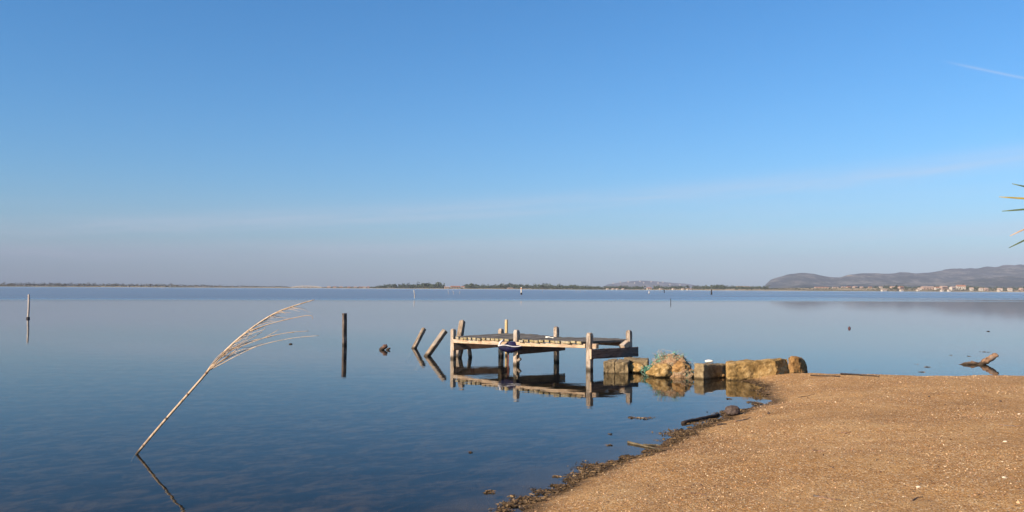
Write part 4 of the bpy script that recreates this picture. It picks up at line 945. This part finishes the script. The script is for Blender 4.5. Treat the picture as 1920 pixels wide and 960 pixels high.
weed('floating_weed', [(1205, 784, 32, 2.6, .35), (1186, 783, 10, 1.5, .15), (1250, 815, 6, 2, .2), (919, 923, 14, 2.5, .3), (960, 931, 14, 2, .2), (1038, 893, 14, 2, .2), (1112, 872, 12, 1.6, .2), (1144, 814, 4, 1.2, .1), (1141, 835, 6, 1.4, .1), (882, 849, 6, 1.2, .1),
     (1845, 660, 10, .9, .35), (1738, 688, 6, .7, .25), (1728, 697.5, 8, .9, .3), (1783, 666.5, 3, .6, .1), (1816, 668, 3, .6, .1), (1603, 694, 3, .6, .1), (1718, 683, 3, .5, .1), (1343, 776, 6, 1, .2), (1365, 748, 5, 1.5, .2)], 330, M['weed'], 22, 'thin scraps of dark weed floating on the lake near the shore', zlift=.002, thick=.004)

# ------------------------------------------------------------------ fan palm just outside the right edge
tr0 = Vector((4.75, 5.6, gz(4.75, 5.6))); pal = empty('fan_palm', tr0, 'fan palm whose pointed leaf tips reach in at the right edge', 'palm')
crown = Vector((4.55, 5.45, 2.35)); V = []; F = []
for i in range(15):
    z0 = -.2 + i * .16; r_ = .12 + .03 * (i % 2)
    if i == 0: tpts = []; trad = []
    tpts.append(Vector((-.2 * i / 14, -.15 * i / 14, z0))); trad.append(r_)
tube_geo(V, F, tpts, trad, 12); link('trunk', mesh('trunk', V, F), M['bark'], pal)
def fan(center, ax, upv, length, nseg, droop, mats, special=None):
    center = Vector(center); ax = Vector(ax).normalized(); upv = Vector(upv).normalized(); nrm = ax.cross(upv).normalized()
    pet = spline([crown, (crown + center) / 2 + Vector((0, 0, .08)), center], 5)
    V = []; F = []; tube_geo(V, F, [p - tr0 for p in pet], .012, 6); link('petiole', mesh('petiole', V, F), M['palm'], pal)
    segs = special or [(a, length * (1 - .25 * abs(a) / 2.4), droop, 0) for a in np.linspace(-2.2, 2.2, nseg)]
    for (a, L, dr, mi) in segs:
        d = ax * cos(a) + upv * sin(a); s = (upv * cos(a) - ax * sin(a)); V = []; F = []; n = 9
        for i in range(n + 1):
            u = i / n; wd = .0085 * (min(1, u * 5 + .25)) * (1 - u) ** .6 + .0012
            p = center + d * (L * u) + Vector((0, 0, -1)) * dr * u ** 3 * L - tr0
            V += [tuple(p - s * wd), tuple(p + nrm * wd * .6), tuple(p + s * wd)]
        for i in range(n): a0_ = i * 3; F += [(a0_, a0_ + 1, a0_ + 4, a0_ + 3), (a0_ + 1, a0_ + 2, a0_ + 5, a0_ + 4)]
        o = link('leaflet', mesh('leaflet', V, F), M[mats[mi]], pal, smooth=True)
        md = o.modifiers.new('thickness', 'SOLIDIFY'); md.thickness = .0015
cl = atd(2062, 381, 5.0); sc = 5.0 / FPX
segs = [(math.atan2(-dy, dx) , sqrt(dx * dx + dy * dy) * sc, 0.0, mi) for dx, dy, mi in [(164, -36, 0), (189, -11, 1), (184, 16, 0), (170, 52, 2), (172, 85, 0)]]
segs = [(a, L, .06 if k == 3 else 0.0, mi) for k, (a, L, z_, mi) in enumerate(segs)]
segs += [(a, L, .05, 0) for a, L in [(.50, .46), (.72, .48), (.95, .5), (1.2, .5), (1.45, .5), (1.7, .48), (-.75, .44), (-.98, .5), (-1.22, .5), (-1.5, .48), (-1.75, .45)]]
fan(cl, (-1, 0, 0), (0, 0, 1), .5, 0, 0, ['palm', 'palmyellow', 'palmdry'], segs)
for c_, a_ in [((5.1, 5.9, 3.0), (.4, .4, .8)), ((5.5, 5.3, 2.6), (1, -.1, .3)), ((4.75, 6.2, 2.8), (.1, .9, .4)), ((4.9, 4.8, 2.7), (.3, -.8, .4)), ((5.3, 6.0, 2.1), (.8, .5, -.3)), ((5.2, 4.9, 2.0), (.7, -.6, -.4))]:
    a_ = Vector(a_); u_ = a_.cross(Vector((.2, .3, 1))).normalized(); fan(c_, a_, u_, .55, 16, .2, ['palm'])

# ------------------------------------------------------------------ haze over the lake
HT = 470.0
V = [(x, y, z) for z in (-3.0, HT) for x, y in ((-12000, -2500), (12000, -2500), (12000, 12500), (-12000, 12500))]
m, t = newmat('air_haze')
pv = t.n('ShaderNodeVolumePrincipled', {'Color': (.325, .365, .505, 1), 'Density': 1.05e-4, 'Anisotropy': -0.2})
t.n('ShaderNodeOutputMaterial', {'Volume': pv.outputs[0]})
hz = link('haze', mesh('haze', V, [(3, 2, 1, 0), (4, 5, 6, 7), (0, 1, 5, 4), (1, 2, 6, 5), (2, 3, 7, 6), (3, 0, 4, 7)]), m)
tag(hz, 'thin pale haze lying over the lake and far hills', 'haze', kind='stuff')
